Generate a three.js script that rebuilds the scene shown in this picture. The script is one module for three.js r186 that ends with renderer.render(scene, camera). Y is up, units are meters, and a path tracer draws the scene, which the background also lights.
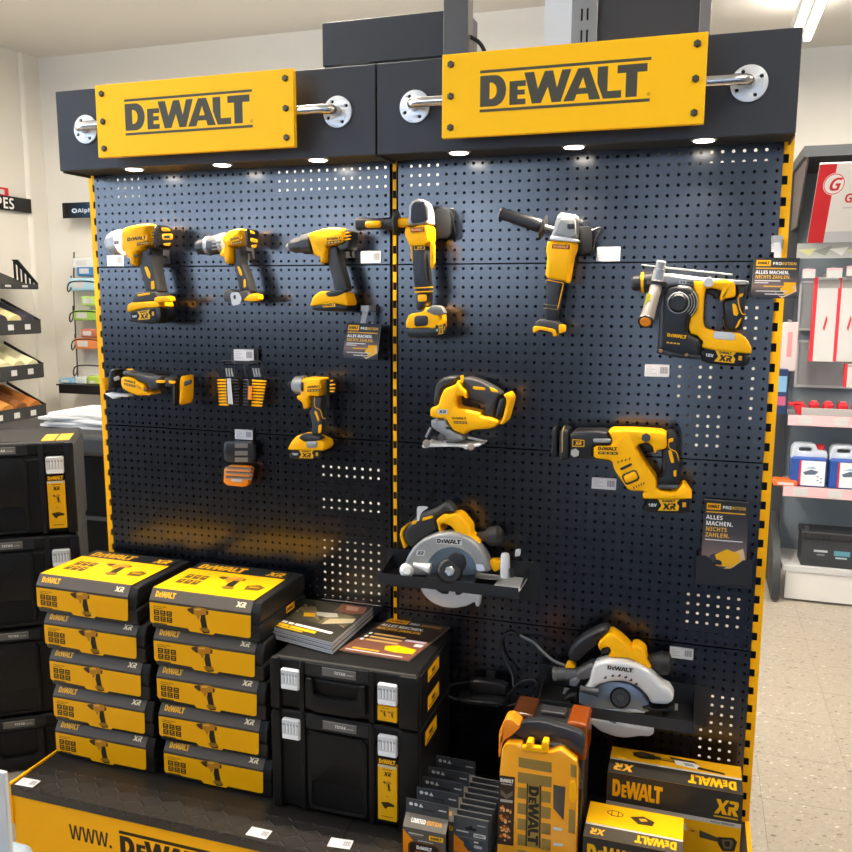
import * as THREE from 'three';
import { RoundedBoxGeometry } from 'three/addons/geometries/RoundedBoxGeometry.js';
import { mergeGeometries, toCreasedNormals } from 'three/addons/utils/BufferGeometryUtils.js';
import { RectAreaLightUniformsLib } from 'three/addons/lights/RectAreaLightUniformsLib.js';

// ---------------------------------------------------------------- camera, sky, light, exposure
const LIFT = 0.06;                       // the shop floor lies this far below the measuring origin of the display
const FOCAL = 839.0;                     // pixels, for the 852 x 852 frame
const scene = new THREE.Scene();
const camera = new THREE.PerspectiveCamera(2 * Math.atan(426 / FOCAL) * 180 / Math.PI, 1, 0.05, 60);
camera.position.set(0.8153, 1.5576 + LIFT, 2.235);
camera.rotation.set(-0.15108, 0.31177, 0.00379, 'YXZ');
camera.updateMatrixWorld(true);
const renderer = new THREE.WebGLRenderer({ antialias: true });
renderer.toneMapping = THREE.LinearToneMapping;
renderer.toneMappingExposure = 1.9;
renderer.shadowMap.enabled = true;
RectAreaLightUniformsLib.init();
scene.background = new THREE.Color().setRGB(0.70, 0.90, 1.22);
scene.backgroundIntensity = 2.5;         // overcast daylight outside the shop windows behind the camera
const LAMP_POWER = 1, SPOT_POWER = 1.7;

// ---------------------------------------------------------------- helpers
let seed = 7;
const rnd = () => (seed = (seed * 16807) % 2147483647) / 2147483647;
const used = {};
const numbered = (n) => { const k = used[n] = (used[n] ?? -1) + 1; return k ? n + '_' + String(k).padStart(3, '0') : n; };
const V = (x, y, z) => new THREE.Vector3(x, y, z);
function thing(name, label, category, [x, y, z], group) {
  const o = new THREE.Group();
  o.name = numbered(name); o.userData = { label, category };
  if (group) o.userData.group = group;
  o.position.set(x, y + LIFT, z); scene.add(o);
  return o;
}
function part(name, geo, mat, parent, label) {
  const m = new THREE.Mesh(geo, mat);
  m.name = name; m.castShadow = m.receiveShadow = true;
  if (label) m.userData.label = label;
  parent.add(m);
  return m;
}
function struct(name, geo, mat) {
  const m = part(name, geo, mat, scene);
  m.position.y = LIFT; m.userData.kind = 'structure';
  return m;
}
function copyOf(src, label, [x, y, z], turn = 0) {
  const c = src.clone();
  c.name = numbered(src.name.replace(/_\d{3}$/, '')); c.userData = { ...src.userData, label };
  c.position.set(x, y + LIFT, z); c.rotation.y = turn; scene.add(c);
  return c;
}
const box = (x0, x1, y0, y1, z0, z1) => new THREE.BoxGeometry(x1 - x0, y1 - y0, z1 - z0).translate((x0 + x1) / 2, (y0 + y1) / 2, (z0 + z1) / 2);
const rbox = (x0, x1, y0, y1, z0, z1, r = 0.004, s = 2) => new RoundedBoxGeometry(x1 - x0, y1 - y0, z1 - z0, s, Math.min(r, (x1 - x0) / 2.05, (y1 - y0) / 2.05, (z1 - z0) / 2.05)).translate((x0 + x1) / 2, (y0 + y1) / 2, (z0 + z1) / 2);
const join = (list) => mergeGeometries(list.map((g) => { const q = g.index ? g.toNonIndexed() : g; for (const k of Object.keys(q.attributes)) if (!['position', 'normal', 'uv'].includes(k)) q.deleteAttribute(k); return q; }));
function tube(pts, r, seg = 24, rs = 8) { return new THREE.TubeGeometry(new THREE.CatmullRomCurve3(pts.map((p) => V(...p))), seg, r, rs); }
// cylinder-like solid along a -> b, profile of [share of the way, radius]
function lathe3(a, b, profile, seg = 20) {
  const A = V(...a), B = V(...b), len = A.distanceTo(B);
  const g = new THREE.LatheGeometry([[profile[0][0], 0], ...profile, [profile.at(-1)[0], 0]].map(([t, r]) => new THREE.Vector2(Math.max(r, 1e-5), t * len)), seg);
  const q = toCreasedNormals(g, 0.6);
  q.applyQuaternion(new THREE.Quaternion().setFromUnitVectors(V(0, 1, 0), B.clone().sub(A).normalize())).translate(...a);
  return q;
}
function soften(pts, n, k) {
  for (let i = 0; i < n; i++) pts = pts.flatMap((p, j) => { const q = pts[(j + 1) % pts.length]; return [[p[0] + (q[0] - p[0]) * k, p[1] + (q[1] - p[1]) * k], [p[0] + (q[0] - p[0]) * (1 - k), p[1] + (q[1] - p[1]) * (1 - k)]]; });
  return pts;
}
// a flat outline given thickness z0..z1 with rounded edges
function slab(pts, z0, z1, bevel = 0.003, { round = 1, k = 0.16, holes = [], seg = 2, bt } = {}) {
  if (round) pts = soften(pts, round, k);
  const s = new THREE.Shape(pts.map((p) => new THREE.Vector2(...p)));
  for (const h of holes) s.holes.push(new THREE.Path((round ? soften(h, round, k) : h).map((p) => new THREE.Vector2(...p))));
  const t = bevel ? Math.min(bt ?? bevel, (z1 - z0) * 0.48) : 0;
  const g = new THREE.ExtrudeGeometry(s, { depth: z1 - z0 - 2 * t, bevelEnabled: bevel > 0, bevelThickness: t, bevelSize: bevel, bevelOffset: -bevel, bevelSegments: seg, curveSegments: 8 }).translate(0, 0, z0 + t);
  return toCreasedNormals(g, 0.75);
}
// where the line of sight through a pixel of the photograph meets the upright plane at depth z (measuring origin)
function onPlane(px, py, z) {
  const d = V((px - 426) / FOCAL, -(py - 426) / FOCAL, -1).applyMatrix4(new THREE.Matrix4().extractRotation(camera.matrixWorld));
  const t = (z - camera.position.z) / d.z;
  return [camera.position.x + d.x * t, camera.position.y - LIFT + d.y * t];
}
function quadGeo(c, back = false) {   // corners tl, tr, br, bl as [x, y, z]
  const g = new THREE.BufferGeometry(), n = 8, pos = [], uv = [], idx = [];
  const [a, b, d, e] = c.map((p) => V(...p));
  for (let j = 0; j <= n; j++) for (let i = 0; i <= n; i++) {
    const u = i / n, v = j / n, p = a.clone().multiplyScalar((1 - u) * (1 - v)).addScaledVector(b, u * (1 - v)).addScaledVector(d, u * v).addScaledVector(e, (1 - u) * v);
    pos.push(p.x, p.y, p.z); uv.push(u, 1 - v);
  }
  for (let j = 0; j < n; j++) for (let i = 0; i < n; i++) { const o = j * (n + 1) + i; idx.push(o, o + n + 1, o + 1, o + 1, o + n + 1, o + n + 2); }
  g.setAttribute('position', new THREE.Float32BufferAttribute(pos, 3)); g.setAttribute('uv', new THREE.Float32BufferAttribute(uv, 2)); g.setIndex(idx); g.computeVertexNormals();
  return g;
}

// ---------------------------------------------------------------- materials and print
const M = (hex, roughness = 0.5, o = {}) => new THREE.MeshStandardMaterial({ color: hex, roughness, ...o });
const yellow = new THREE.MeshPhysicalMaterial({ color: '#fdb400', roughness: 0.5, specularIntensity: 0.4 }), yellowSign = new THREE.MeshPhysicalMaterial({ color: '#ffbd04', roughness: 0.55, specularIntensity: 0.4 }), black = M('#0e0e0f', 0.42), dark = M('#1f1f20', 0.5), grey = M('#2f2e2d', 0.55), charcoal = M('#19191b', 0.5);
const silver = M('#989896', 0.36, { metalness: 0.35 }), steel = M('#c9c6c2', 0.24, { metalness: 1 }), white = M('#c6c6c4', 0.55), panelPaint = new THREE.MeshPhysicalMaterial({ color: '#070a12', roughness: 0.23, ior: 1.85 }), headerPaint = new THREE.MeshPhysicalMaterial({ color: '#36373a', roughness: 0.5, specularIntensity: 0.45 }), deckPaint = M('#191715', 0.4);
const rubber = M('#101011', 0.65), orange = M('#ee8a10', 0.4), red = M('#c8202a', 0.45), blade = M('#5f6b76', 0.3, { metalness: 0.5 }), whiteMetal = M('#dcdcda', 0.35, { metalness: 0.15 }), wallPaint = M('#dedad0', 0.85), ceilingPaint = M('#dcd8d0', 0.9);
const cream = M('#e6dfbf', 0.7), paper = M('#c9c9c7', 0.7), pale = M('#94948f', 0.6), blueCase = M('#17499a', 0.35);

function tex(w, h, draw) {
  const c = document.createElement('canvas'); c.width = w; c.height = h;
  const x = c.getContext('2d'); draw(x, w, h);
  const t = new THREE.CanvasTexture(c); t.colorSpace = THREE.SRGBColorSpace; t.anisotropy = 8;
  return t;
}
const print = (w, h, draw, roughness = 0.5, o = {}) => new THREE.MeshPhysicalMaterial({ map: tex(w, h, draw), roughness, specularIntensity: 0.4, ...o });
const fill = (c, col, x, y, w, h) => { c.fillStyle = col; c.fillRect(x, y, w, h); };
function poly(c, col, pts) { c.fillStyle = col; c.beginPath(); pts.forEach((p, i) => (i ? c.lineTo(...p) : c.moveTo(...p))); c.closePath(); c.fill(); }
function say(c, s, x, y, size, col, { align = 'left', font = 'bold', width } = {}) { c.font = `${font} ${size}px sans-serif`; c.textAlign = align; c.textBaseline = 'alphabetic'; c.fillStyle = col; width ? c.fillText(s, x, y, width) : c.fillText(s, x, y); }
// the heavy six-letter word mark, drawn as outlines
function mark(c, x, y, w, h, col) {
  const X = (u) => x + u * w, Y = (v) => y + v * h;
  const p = (...pts) => { c.moveTo(X(pts[0][0]), Y(pts[0][1])); for (const q of pts.slice(1)) c.lineTo(X(q[0]), Y(q[1])); c.closePath(); };
  c.fillStyle = col; c.beginPath();
  c.moveTo(X(0), Y(0)); c.lineTo(X(0.085), Y(0)); c.bezierCurveTo(X(0.19), Y(0), X(0.19), Y(1), X(0.085), Y(1)); c.lineTo(X(0), Y(1)); c.closePath();
  c.moveTo(X(0.06), Y(0.24)); c.lineTo(X(0.06), Y(0.76)); c.bezierCurveTo(X(0.12), Y(0.8), X(0.12), Y(0.2), X(0.06), Y(0.24)); c.closePath();
  p([0.185, 0.24], [0.285, 0.24], [0.285, 0.42], [0.235, 0.42], [0.235, 0.53], [0.28, 0.53], [0.28, 0.69], [0.235, 0.69], [0.235, 0.82], [0.285, 0.82], [0.285, 1], [0.185, 1]);
  p([0.275, 0], [0.335, 0], [0.36, 0.55], [0.4, 0], [0.45, 0], [0.475, 0.55], [0.505, 0], [0.56, 0], [0.5, 1], [0.445, 1], [0.42, 0.5], [0.38, 1], [0.325, 1]);
  p([0.6, 0], [0.665, 0], [0.735, 1], [0.67, 1], [0.66, 0.8], [0.595, 0.8], [0.58, 1], [0.515, 1]);
  c.moveTo(X(0.63), Y(0.28)); c.lineTo(X(0.605), Y(0.62)); c.lineTo(X(0.65), Y(0.62)); c.closePath();
  p([0.715, 0], [0.775, 0], [0.775, 0.77], [0.855, 0.77], [0.855, 1], [0.75, 1], [0.715, 0.5]);
  p([0.83, 0], [1, 0], [1, 0.25], [0.945, 0.25], [0.945, 1], [0.88, 1], [0.88, 0.25], [0.83, 0.25]);
  c.fill('evenodd');
}
function xr(c, x, y, w, h, col) {  // two slanted letters
  poly(c, col, [[x, y], [x + w * 0.2, y], [x + w * 0.28, y + h * 0.3], [x + w * 0.42, y], [x + w * 0.58, y], [x + w * 0.36, y + h * 0.5], [x + w * 0.52, y + h], [x + w * 0.3, y + h], [x + w * 0.24, y + h * 0.72], [x + w * 0.12, y + h], [x - w * 0.06, y + h], [x + w * 0.15, y + h * 0.5]]);
  poly(c, col, [[x + w * 0.6, y], [x + w * 0.95, y], [x + w, y + h * 0.2], [x + w * 0.95, y + h * 0.55], [x + w * 0.85, y + h * 0.6], [x + w, y + h], [x + w * 0.8, y + h], [x + w * 0.68, y + h * 0.62], [x + w * 0.68, y + h], [x + w * 0.52, y + h], [x + w * 0.56, y + h * 0.42], [x + w * 0.8, y + h * 0.4], [x + w * 0.8, y + h * 0.2], [x + w * 0.58, y + h * 0.2]]);
}
function drillPicture(c, x, y, s) {   // small printed drill, nose to the left
  const p = (col, ...pts) => poly(c, col, pts.map(([u, v]) => [x + u * s, y + v * s]));
  p('#45331a', [0, 0.2], [0.08, 0.14], [0.26, 0.1], [0.3, 0.14], [0.3, 0.34], [0.24, 0.38], [0.08, 0.28]);
  p('#b87a1a', [0.28, 0.1], [0.5, 0.04], [0.8, 0.06], [0.86, 0.14], [0.84, 0.32], [0.56, 0.4], [0.5, 0.56], [0.44, 0.56], [0.4, 0.42], [0.3, 0.38]);
  p('#2a2418', [0.6, 0.36], [0.78, 0.32], [0.8, 0.5], [0.86, 0.9], [0.62, 0.92], [0.56, 0.6]);
  p('#d8a84a', [0.34, 0.12], [0.6, 0.08], [0.6, 0.16], [0.34, 0.2]); p('#3a2f18', [0.84, 0.12], [0.92, 0.16], [0.9, 0.3], [0.82, 0.32]);
  p('#8a641a', [0.5, 0.94], [0.62, 0.88], [0.88, 0.88], [0.96, 0.98], [0.72, 1.06]);
  p('#2a2418', [0.5, 0.98], [0.74, 1.06], [0.96, 0.99], [0.92, 1.08], [0.7, 1.12]);
}
const LABELS = {
  darkOnYellow: print(256, 56, (c, w, h) => { fill(c, '#fdb400', 0, 0, w, h); mark(c, 8, 8, w - 16, h - 16, '#1c1a16'); }, 0.42),
  yellowOnDark: print(256, 56, (c, w, h) => { fill(c, '#1a1a1b', 0, 0, w, h); mark(c, 8, 8, w - 16, h - 16, '#f0b000'); }, 0.45),
  darkOnSilver: print(256, 56, (c, w, h) => { fill(c, '#c9c9c7', 0, 0, w, h); mark(c, 8, 8, w - 16, h - 16, '#1c1a16'); }, 0.4),
  tag: print(128, 72, (c, w, h) => { fill(c, '#c8c7c6', 0, 0, w, h); fill(c, '#acacae', 0, 0, w, 5); for (let i = 0; i < 4; i++) fill(c, '#9a9aa0', 10, 14 + i * 13, 26 + (i * 17) % 30, 4); for (let i = 0; i < 9; i++) fill(c, '#55555c', 82 + i * 4.4, 14, i % 3 ? 2 : 3, 40); }, 0.6),
  nameplate: print(256, 64, (c, w, h) => { fill(c, '#6a6762', 0, 0, w, h); fill(c, '#8d8a84', 0, 0, w, 8); say(c, 'TSTAK', 92, 44, 30, '#e8e6e0'); fill(c, '#b9b6ae', 186, 34, 50, 6); }, 0.4),
  battery: print(256, 80, (c, w, h) => { fill(c, '#19191a', 0, 0, w, h); poly(c, '#e0a810', [[70, 0], [200, 0], [180, 22], [196, 50], [190, 80], [66, 80], [90, 44]]); say(c, '18V', 10, 52, 30, '#e8e8e4'); mark(c, 96, 4, 76, 16, '#1c1a16'); xr(c, 100, 28, 76, 44, '#1c1a16'); fill(c, '#d89a20', 214, 20, 22, 34); }, 0.45),
  red: print(128, 40, (c, w, h) => { fill(c, '#8a3a18', 0, 0, w, h); mark(c, 10, 8, w - 20, h - 16, '#e0a060'); }, 0.45),
  xrBadge: print(96, 56, (c, w, h) => { fill(c, '#1c1b1a', 0, 0, w, h); c.strokeStyle = '#e8aa10'; c.lineWidth = 6; c.strokeRect(6, 6, w - 12, h - 12); xr(c, 26, 16, 46, 24, '#e8aa10'); }, 0.45),
  xrSilver: print(96, 56, (c, w, h) => { fill(c, '#c9c9c7', 0, 0, w, h); xr(c, 16, 10, 66, 36, '#30333a'); }, 0.4),
  spec: print(160, 40, (c, w, h) => { fill(c, '#3c3226', 0, 0, w, h); for (let i = 0; i < 4; i++) fill(c, '#d8a848', 10 + i * 37, 12, 26, 16); }, 0.5),
};

// ---------------------------------------------------------------- the room
const noiseTex = (() => {   // terrazzo of the floor tiles: flecks on beige
  return print(1024, 1024, (c, w, h) => {
    fill(c, '#9c9486', 0, 0, w, h);
    for (let i = 0; i < 9000; i++) { c.globalAlpha = 0.25; c.fillStyle = ['#90887a', '#ada699', '#978f81'][i % 3]; c.beginPath(); c.ellipse(rnd() * w, rnd() * h, 2 + rnd() * 9, 2 + rnd() * 7, rnd() * 3, 0, 7); c.fill(); }
    c.globalAlpha = 0.8;
    for (let i = 0; i < 2600; i++) { c.fillStyle = ['#75695a', '#85775f', '#5f564a', '#d4ccbf', '#8a7458'][i % 5]; const s = 2 + rnd() * rnd() * 10, x = rnd() * w, y = rnd() * h, a = rnd() * 3; poly(c, c.fillStyle, [[x, y], [x + s * Math.cos(a) * 2, y + s * Math.sin(a)], [x + s, y + s * 1.2], [x - s * 0.4, y + s * 0.8]]); }
    c.globalAlpha = 1;
  }, 0.3);
})();
const FLOOR_Y = -LIFT;
struct('floor', box(-4.1, 6.2, FLOOR_Y - 0.15, FLOOR_Y - 0.004, -4.4, 5.7), M('#7c7466', 0.8));
const floorTop = scene.getObjectByName('floor');
{ // terrazzo tiles, 30 cm, laid in view to the right of the display; beyond them the pattern runs on in coarser slabs
  const T = 0.292, G = 0.0009, shared = [];
  for (let k = 0; k < 6; k++) {
    const g = box(G / 2, T - G / 2, -0.004, 0, G / 2, T - G / 2), uv = g.attributes.uv, p = g.attributes.position;
    for (let i = 0; i < uv.count; i++) uv.setXY(i, (p.getX(i) + (k % 3) * 0.31) / 0.9, (p.getZ(i) + Math.floor(k / 3) * 0.4) / 0.9);
    shared.push(g);
  }
  noiseTex.map.wrapS = noiseTex.map.wrapT = THREE.RepeatWrapping;
  let n = 0;
  for (let i = 0; i < 4; i++) for (let j = -10; j < 1; j++) {
    const m = part('tile', shared[(i * 5 + j * 7 + 80) % 6], noiseTex, floorTop); m.position.set(1.09 - T + i * T, FLOOR_Y, j * T + 0.06); n++;
  }
  const far = (x0, x1, z0, z1) => { const g = box(x0, x1, FLOOR_Y - 0.004, FLOOR_Y, z0, z1), uv = g.attributes.uv, p = g.attributes.position; for (let i = 0; i < uv.count; i++) uv.setXY(i, p.getX(i) / 0.9, p.getZ(i) / 0.9); part('tile_field', g, noiseTex, floorTop); };
  far(-4.05, 1.09 - T, -4.3, 5.6); far(1.09 + 3 * T, 6.1, -4.3, 5.6); far(1.09 - T, 1.09 + 3 * T, T + 0.06, 5.6); far(1.09 - T, 1.09 + 3 * T, -4.3, -10 * T + 0.06);
}
struct('ceiling', box(-4.1, 6.2, 3.3, 3.45, -4.4, 5.7), ceilingPaint);
struct('ceiling_beam', box(0.05, 6.0, 3.12, 3.3, -4.2, 0.4), ceilingPaint);
const wallBack = struct('wall_back', join([box(-4.1, 0.42, FLOOR_Y, 3.3, -3.25, -3.1), box(0.42, 6.2, FLOOR_Y, 3.3, -3.95, -3.8), box(0.34, 0.42, FLOOR_Y, 3.3, -3.8, -3.1)]), wallPaint);
struct('pillar', rbox(-4.0, -3.925, FLOOR_Y, 3.32, -3.13, -2.92, 0.03, 4), wallPaint);
struct('wall_left', join([box(-4.1, -3.95, FLOOR_Y, 3.3, -3.25, 0.7), box(-4.1, -3.95, FLOOR_Y, 0.5, 0.7, 5.5), box(-4.1, -3.95, 2.85, 3.3, 0.7, 5.5)]), wallPaint);
struct('wall_right', box(6.0, 6.2, FLOOR_Y, 3.3, -4.0, 5.7), wallPaint);
struct('wall_front', join([box(-4.1, 6.2, FLOOR_Y, 0.12, 5.5, 5.7), box(-4.1, 6.2, 2.85, 3.3, 5.5, 5.7), box(4.2, 6.2, 0.12, 2.85, 5.5, 5.7)]), wallPaint);
[-0.6, 0.65, 1.9, 3.15].forEach((x, i) => struct('shopfront_pier_' + (i + 1), box(x, x + 0.9, 0.12, 2.85, 5.48, 5.7), M('#1d1f24', 0.6)));
struct('entrance_mat', rbox(-0.09, 2.9, FLOOR_Y, FLOOR_Y + 0.008, 1.05, 4.8, 0.003), M('#2c3a55', 0.9));
const glass = new THREE.MeshPhysicalMaterial({ color: '#ffffff', transmission: 1, roughness: 0, thickness: 0, ior: 1.45 }), frameMat = M('#3c3e42', 0.4);
{
  const w1 = struct('window_1', join([-4.05, -1.99, 0.05, 2.1, 4.15].map((x) => box(x - 0.03, x + 0.03, 0.12, 2.85, 5.57, 5.65))), frameMat);
  for (let i = 0; i < 4; i++) part('pane', box(-4.02 + i * 2.05, -2.03 + i * 2.05, 0.12, 2.85, 5.6, 5.606), glass, w1);
  const w2 = struct('window_2', join([0.73, 2.3, 3.9, 5.47].map((z) => box(-4.05, -3.99, 0.5, 2.85, z - 0.03, z + 0.03))), frameMat);
  for (let i = 0; i < 3; i++) part('pane', box(-4.023, -4.017, 0.5, 2.85, 0.77 + i * 1.58, 2.26 + i * 1.58), glass, w2);
}
const glow = (col, k) => new THREE.MeshStandardMaterial({ color: '#ffffff', emissive: col, emissiveIntensity: k, roughness: 0.6 });
function ceilingLamp(label, x, y, z, w, l, power) {
  const t = thing('ceiling_lamp', label, 'ceiling lamp', [x, y, z], 'linear ceiling lamps');
  part('housing', rbox(-w / 2 - 0.012, w / 2 + 0.012, 0.004, 0.05, -l / 2 - 0.01, l / 2 + 0.01, 0.008), white, t);
  part('diffuser', rbox(-w / 2, w / 2, -0.012, 0.006, -l / 2, l / 2, 0.004), glow('#fff4e2', 2.2), t);
  part('hanger', join([-1, 1].map((s) => box(-0.004, 0.004, 0.05, 3.3 - y, s * l * 0.35 - 0.004, s * l * 0.35 + 0.004))), M('#9a9a98', 0.5), t);
  const a = new THREE.RectAreaLight('#fff6ea', LAMP_POWER * power, w, l);
  a.position.set(0, -0.02, 0); a.rotation.x = -Math.PI / 2; a.castShadow = true; t.add(a);
  part('upper_diffuser', rbox(-w / 2, w / 2, 0.046, 0.054, -l / 2, l / 2, 0.003), glow('#fff4e2', 1.5), t);
  const b = new THREE.RectAreaLight('#fff6ea', LAMP_POWER * power * 0.95, w, l);
  b.position.set(0, 0.06, 0); b.rotation.x = Math.PI / 2; b.castShadow = true; t.add(b);
}
ceilingLamp('outer bright linear lamp hanging above the right end of the display', 1.285, 2.92, -1.85, 0.035, 2.0, 30);
ceilingLamp('inner bright linear lamp hanging above the right end of the display', 1.222, 2.92, -1.85, 0.035, 2.0, 30);
ceilingLamp('long linear lamp over the aisle in front of the left bay', -1.3, 3.1, 1.9, 0.2, 2.4, 6);
ceilingLamp('long linear lamp over the aisle in front of the right bay', 1.7, 3.0, 2.0, 0.2, 2.4, 7);
ceilingLamp('linear lamp over the side aisle with the sanding supplies', -2.6, 3.1, -0.3, 0.2, 2.2, 27);
ceilingLamp('linear lamp above the rear of the tool wall', -0.6, 3.1, -1.0, 0.2, 1.6, 44);
ceilingLamp('linear lamp over the aisle with the car supplies', 2.6, 3.0, -1.0, 0.2, 2.4, 26);

// ---------------------------------------------------------------- the display wall
const rack = thing('display_rack', 'dark perforated tool wall of two bays with yellow slotted uprights', 'display rack', [0, -LIFT, 0]);
const up = (g) => g.translate(0, LIFT, 0);   // rack stands on the floor; its parts are measured from the display's origin
{
  function panelGeo(x0, y0, cols, rows) {   // punched sheet with folded edges; every hole is cut
    const pos = [], idx = [], nor = [], c = 0.025, r = 0.0042, d = 0.0014, N = 8;
    const v = (x, y, z, n) => { pos.push(x, y, z); nor.push(...n); return pos.length / 3 - 1; };
    const tri = (a, b, e) => idx.push(a, b, e);
    for (let i = 0; i < cols; i++) for (let j = 0; j < rows; j++) {
      const cx = x0 + (i + 0.5) * c, cy = y0 + (j + 0.5) * c, F = [0, 0, 1];
      const rim = [], inn = [], innB = [], sq = [];
      for (let k = 0; k < N; k++) {
        const a = (k / N) * 2 * Math.PI, ca = Math.cos(a), sa = Math.sin(a), m = Math.max(Math.abs(ca), Math.abs(sa));
        { const sy = cy + sa / m * c / 2; sq.push(v(cx + ca / m * c / 2, Math.min(Math.max(sy, y0 + 0.002), y0 + rows * c - 0.002), 0, F)); } rim.push(v(cx + ca * r, cy + sa * r, 0, F));
        inn.push(v(cx + ca * r, cy + sa * r, 0, [-ca, -sa, 0])); innB.push(v(cx + ca * r, cy + sa * r, -d, [-ca, -sa, 0]));
      }
      for (let k = 0; k < N; k++) { const k2 = (k + 1) % N; tri(rim[k], sq[k], sq[k2]); tri(rim[k], sq[k2], rim[k2]); tri(inn[k], inn[k2], innB[k]); tri(inn[k2], innB[k2], innB[k]); }
    }
    const X1 = x0 + cols * c, Y1 = y0 + rows * c - 0.002, e = 0.016; y0 += 0.002;
    const side = (a, b, n) => { const q = [v(...a, 0, n), v(...b, 0, n), v(...b, -e, n), v(...a, -e, n)]; tri(q[0], q[2], q[1]); tri(q[0], q[3], q[2]); };
    side([x0, y0], [X1, y0], [0, -1, 0]); side([X1, y0], [X1, Y1], [1, 0, 0]); side([X1, Y1], [x0, Y1], [0, 1, 0]); side([x0, Y1], [x0, y0], [-1, 0, 0]);
    const g = new THREE.BufferGeometry();
    g.setAttribute('position', new THREE.Float32BufferAttribute(pos, 3)); g.setAttribute('normal', new THREE.Float32BufferAttribute(nor, 3)); g.setIndex(idx);
    return up(g);
  }
  const geos = {};
  for (const bay of [0, 1]) for (let k = 0; k < 4; k++) {
    const y = 0.15 + k * 0.5;
    geos[bay + '' + k] = part('perforated_panel', panelGeo(bay ? 0.0125 : -0.9875, y, 39, 20), panelPaint, rack);
  }
  // uprights: a strip with square teeth, slotted every 50 mm
  function post(x0, x1, toothFrom, toothTo) {
    const s = new THREE.Shape(), y0 = 0, y1 = 2.13;
    s.moveTo(x0, y0); s.lineTo(x1, y0); s.lineTo(x1, y1); s.lineTo(x0, y1); s.closePath();
    for (let y = 0.03; y < y1 - 0.04; y += 0.05) { const h = new THREE.Path(); h.moveTo(toothFrom, y); h.lineTo(toothFrom, y + 0.021); h.lineTo(toothTo, y + 0.021); h.lineTo(toothTo, y); h.closePath(); s.holes.push(h); }
    return up(new THREE.ExtrudeGeometry(s, { depth: 0.0025, bevelEnabled: false }).translate(0, 0, -0.006));
  }
  part('upright', post(-1.0105, -0.9865, -0.998, -0.987), yellow, rack); part('upright', post(0.9865, 1.0105, 0.987, 1.0005), yellow, rack); part('upright', post(-0.0052, 0.0052, -0.00505, 0.00505), yellow, rack);
  for (const x of [-0.991, 0, 0.991]) part('upright_core', up(box(x - 0.0165, x + 0.0165, -LIFT, 2.12, -0.07, -0.022)), rubber, rack);
  part('upright_side', up(box(1.008, 1.0105, -LIFT, 2.13, -0.07, -0.006)), yellow, rack); part('upright_side', up(box(-1.0105, -1.008, -LIFT, 2.13, -0.07, -0.006)), yellow, rack);
  // goods and sheets behind the holes on the far side of the wall, with gaps that let the lit shop shine through
  const gaps = [[[108, 175], [140, 198]], [[277, 168], [389, 193]], [[320, 463], [380, 482]], [[320, 497], [380, 513]], [[321, 539], [381, 602]], [[410, 163], [439, 187]],
    [[657, 145], [786, 160]], [[744, 303], [770, 342]], [[676, 365], [718, 400]], [[745, 365], [767, 425]], [[682, 413], [722, 450]], [[684, 588], [752, 637]], [[698, 688], [748, 765]]];
  const s = new THREE.Shape(); s.moveTo(-0.985, -0.02); s.lineTo(0.985, -0.02); s.lineTo(0.985, 2.12); s.lineTo(-0.985, 2.12); s.closePath();
  for (const [a, b] of gaps) { const p = onPlane(...a, -0.05), q = onPlane(...b, -0.05), h = new THREE.Path(); h.moveTo(p[0], p[1]); h.lineTo(q[0], p[1]); h.lineTo(q[0], q[1]); h.lineTo(p[0], q[1]); h.closePath(); s.holes.push(h); }
  part('rear_panel', up(new THREE.ExtrudeGeometry(s, { depth: 0.004, bevelEnabled: false }).translate(0, 0, -0.054)), rubber, rack);
}

// ---- header boxes with downlights
for (const [x0, x1, label] of [[-1.0, -0.002, 'dark grey light box above the left bay, behind the smaller sign'], [0.002, 1.0, 'dark grey light box above the right bay, behind the larger sign']]) {
  const t = thing('header_box', label, 'light box', [(x0 + x1) / 2, 1.92, 0.07], 'light boxes above the tool wall'), w = (x1 - x0) / 2;
  part('front_panel', rbox(-w, w, 0.004, 0.228, 0.048, 0.062, 0.003), headerPaint, t);
  part('top_panel', box(-w, w, 0.22, 0.228, -0.068, 0.05), headerPaint, t);
  part('underside', box(-w + 0.002, w - 0.002, 0.008, 0.016, -0.068, 0.049), rubber, t);
  for (const s of [-1, 1]) part('end_panel', box(s > 0 ? w - 0.004 : -w, s > 0 ? w : -w + 0.004, 0.0, 0.22, -0.068, 0.049), headerPaint, t);
for (const [a, b] of (x0 < 0 ? [[134, 167], [222, 163], [318, 158]] : [[459, 152], [574, 146], [704, 138]])) {
    const u = onPlane(a, b, 0.096)[0];
    const x = u - (x0 + x1) / 2, ring = part('downlight', lathe3([x, 0.009, 0.026], [x, 0.004, 0.026], [[0, 0.03], [0.6, 0.03], [1, 0.027]], 28), silver, t);
    part('lens', lathe3([x, 0.0038, 0.026], [x, 0.0026, 0.026], [[0, 0.024], [1, 0.023]], 24), glow('#fff6e8', 9), ring);
    const l = new THREE.SpotLight('#fff0dc', SPOT_POWER, 0, 0.95, 0.8, 2); l.position.set(x, -0.002, 0.026); l.target.position.set(x, -1, 0.03); l.castShadow = true; l.shadow.radius = 1;
    t.add(l); t.add(l.target);
  }
}
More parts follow.
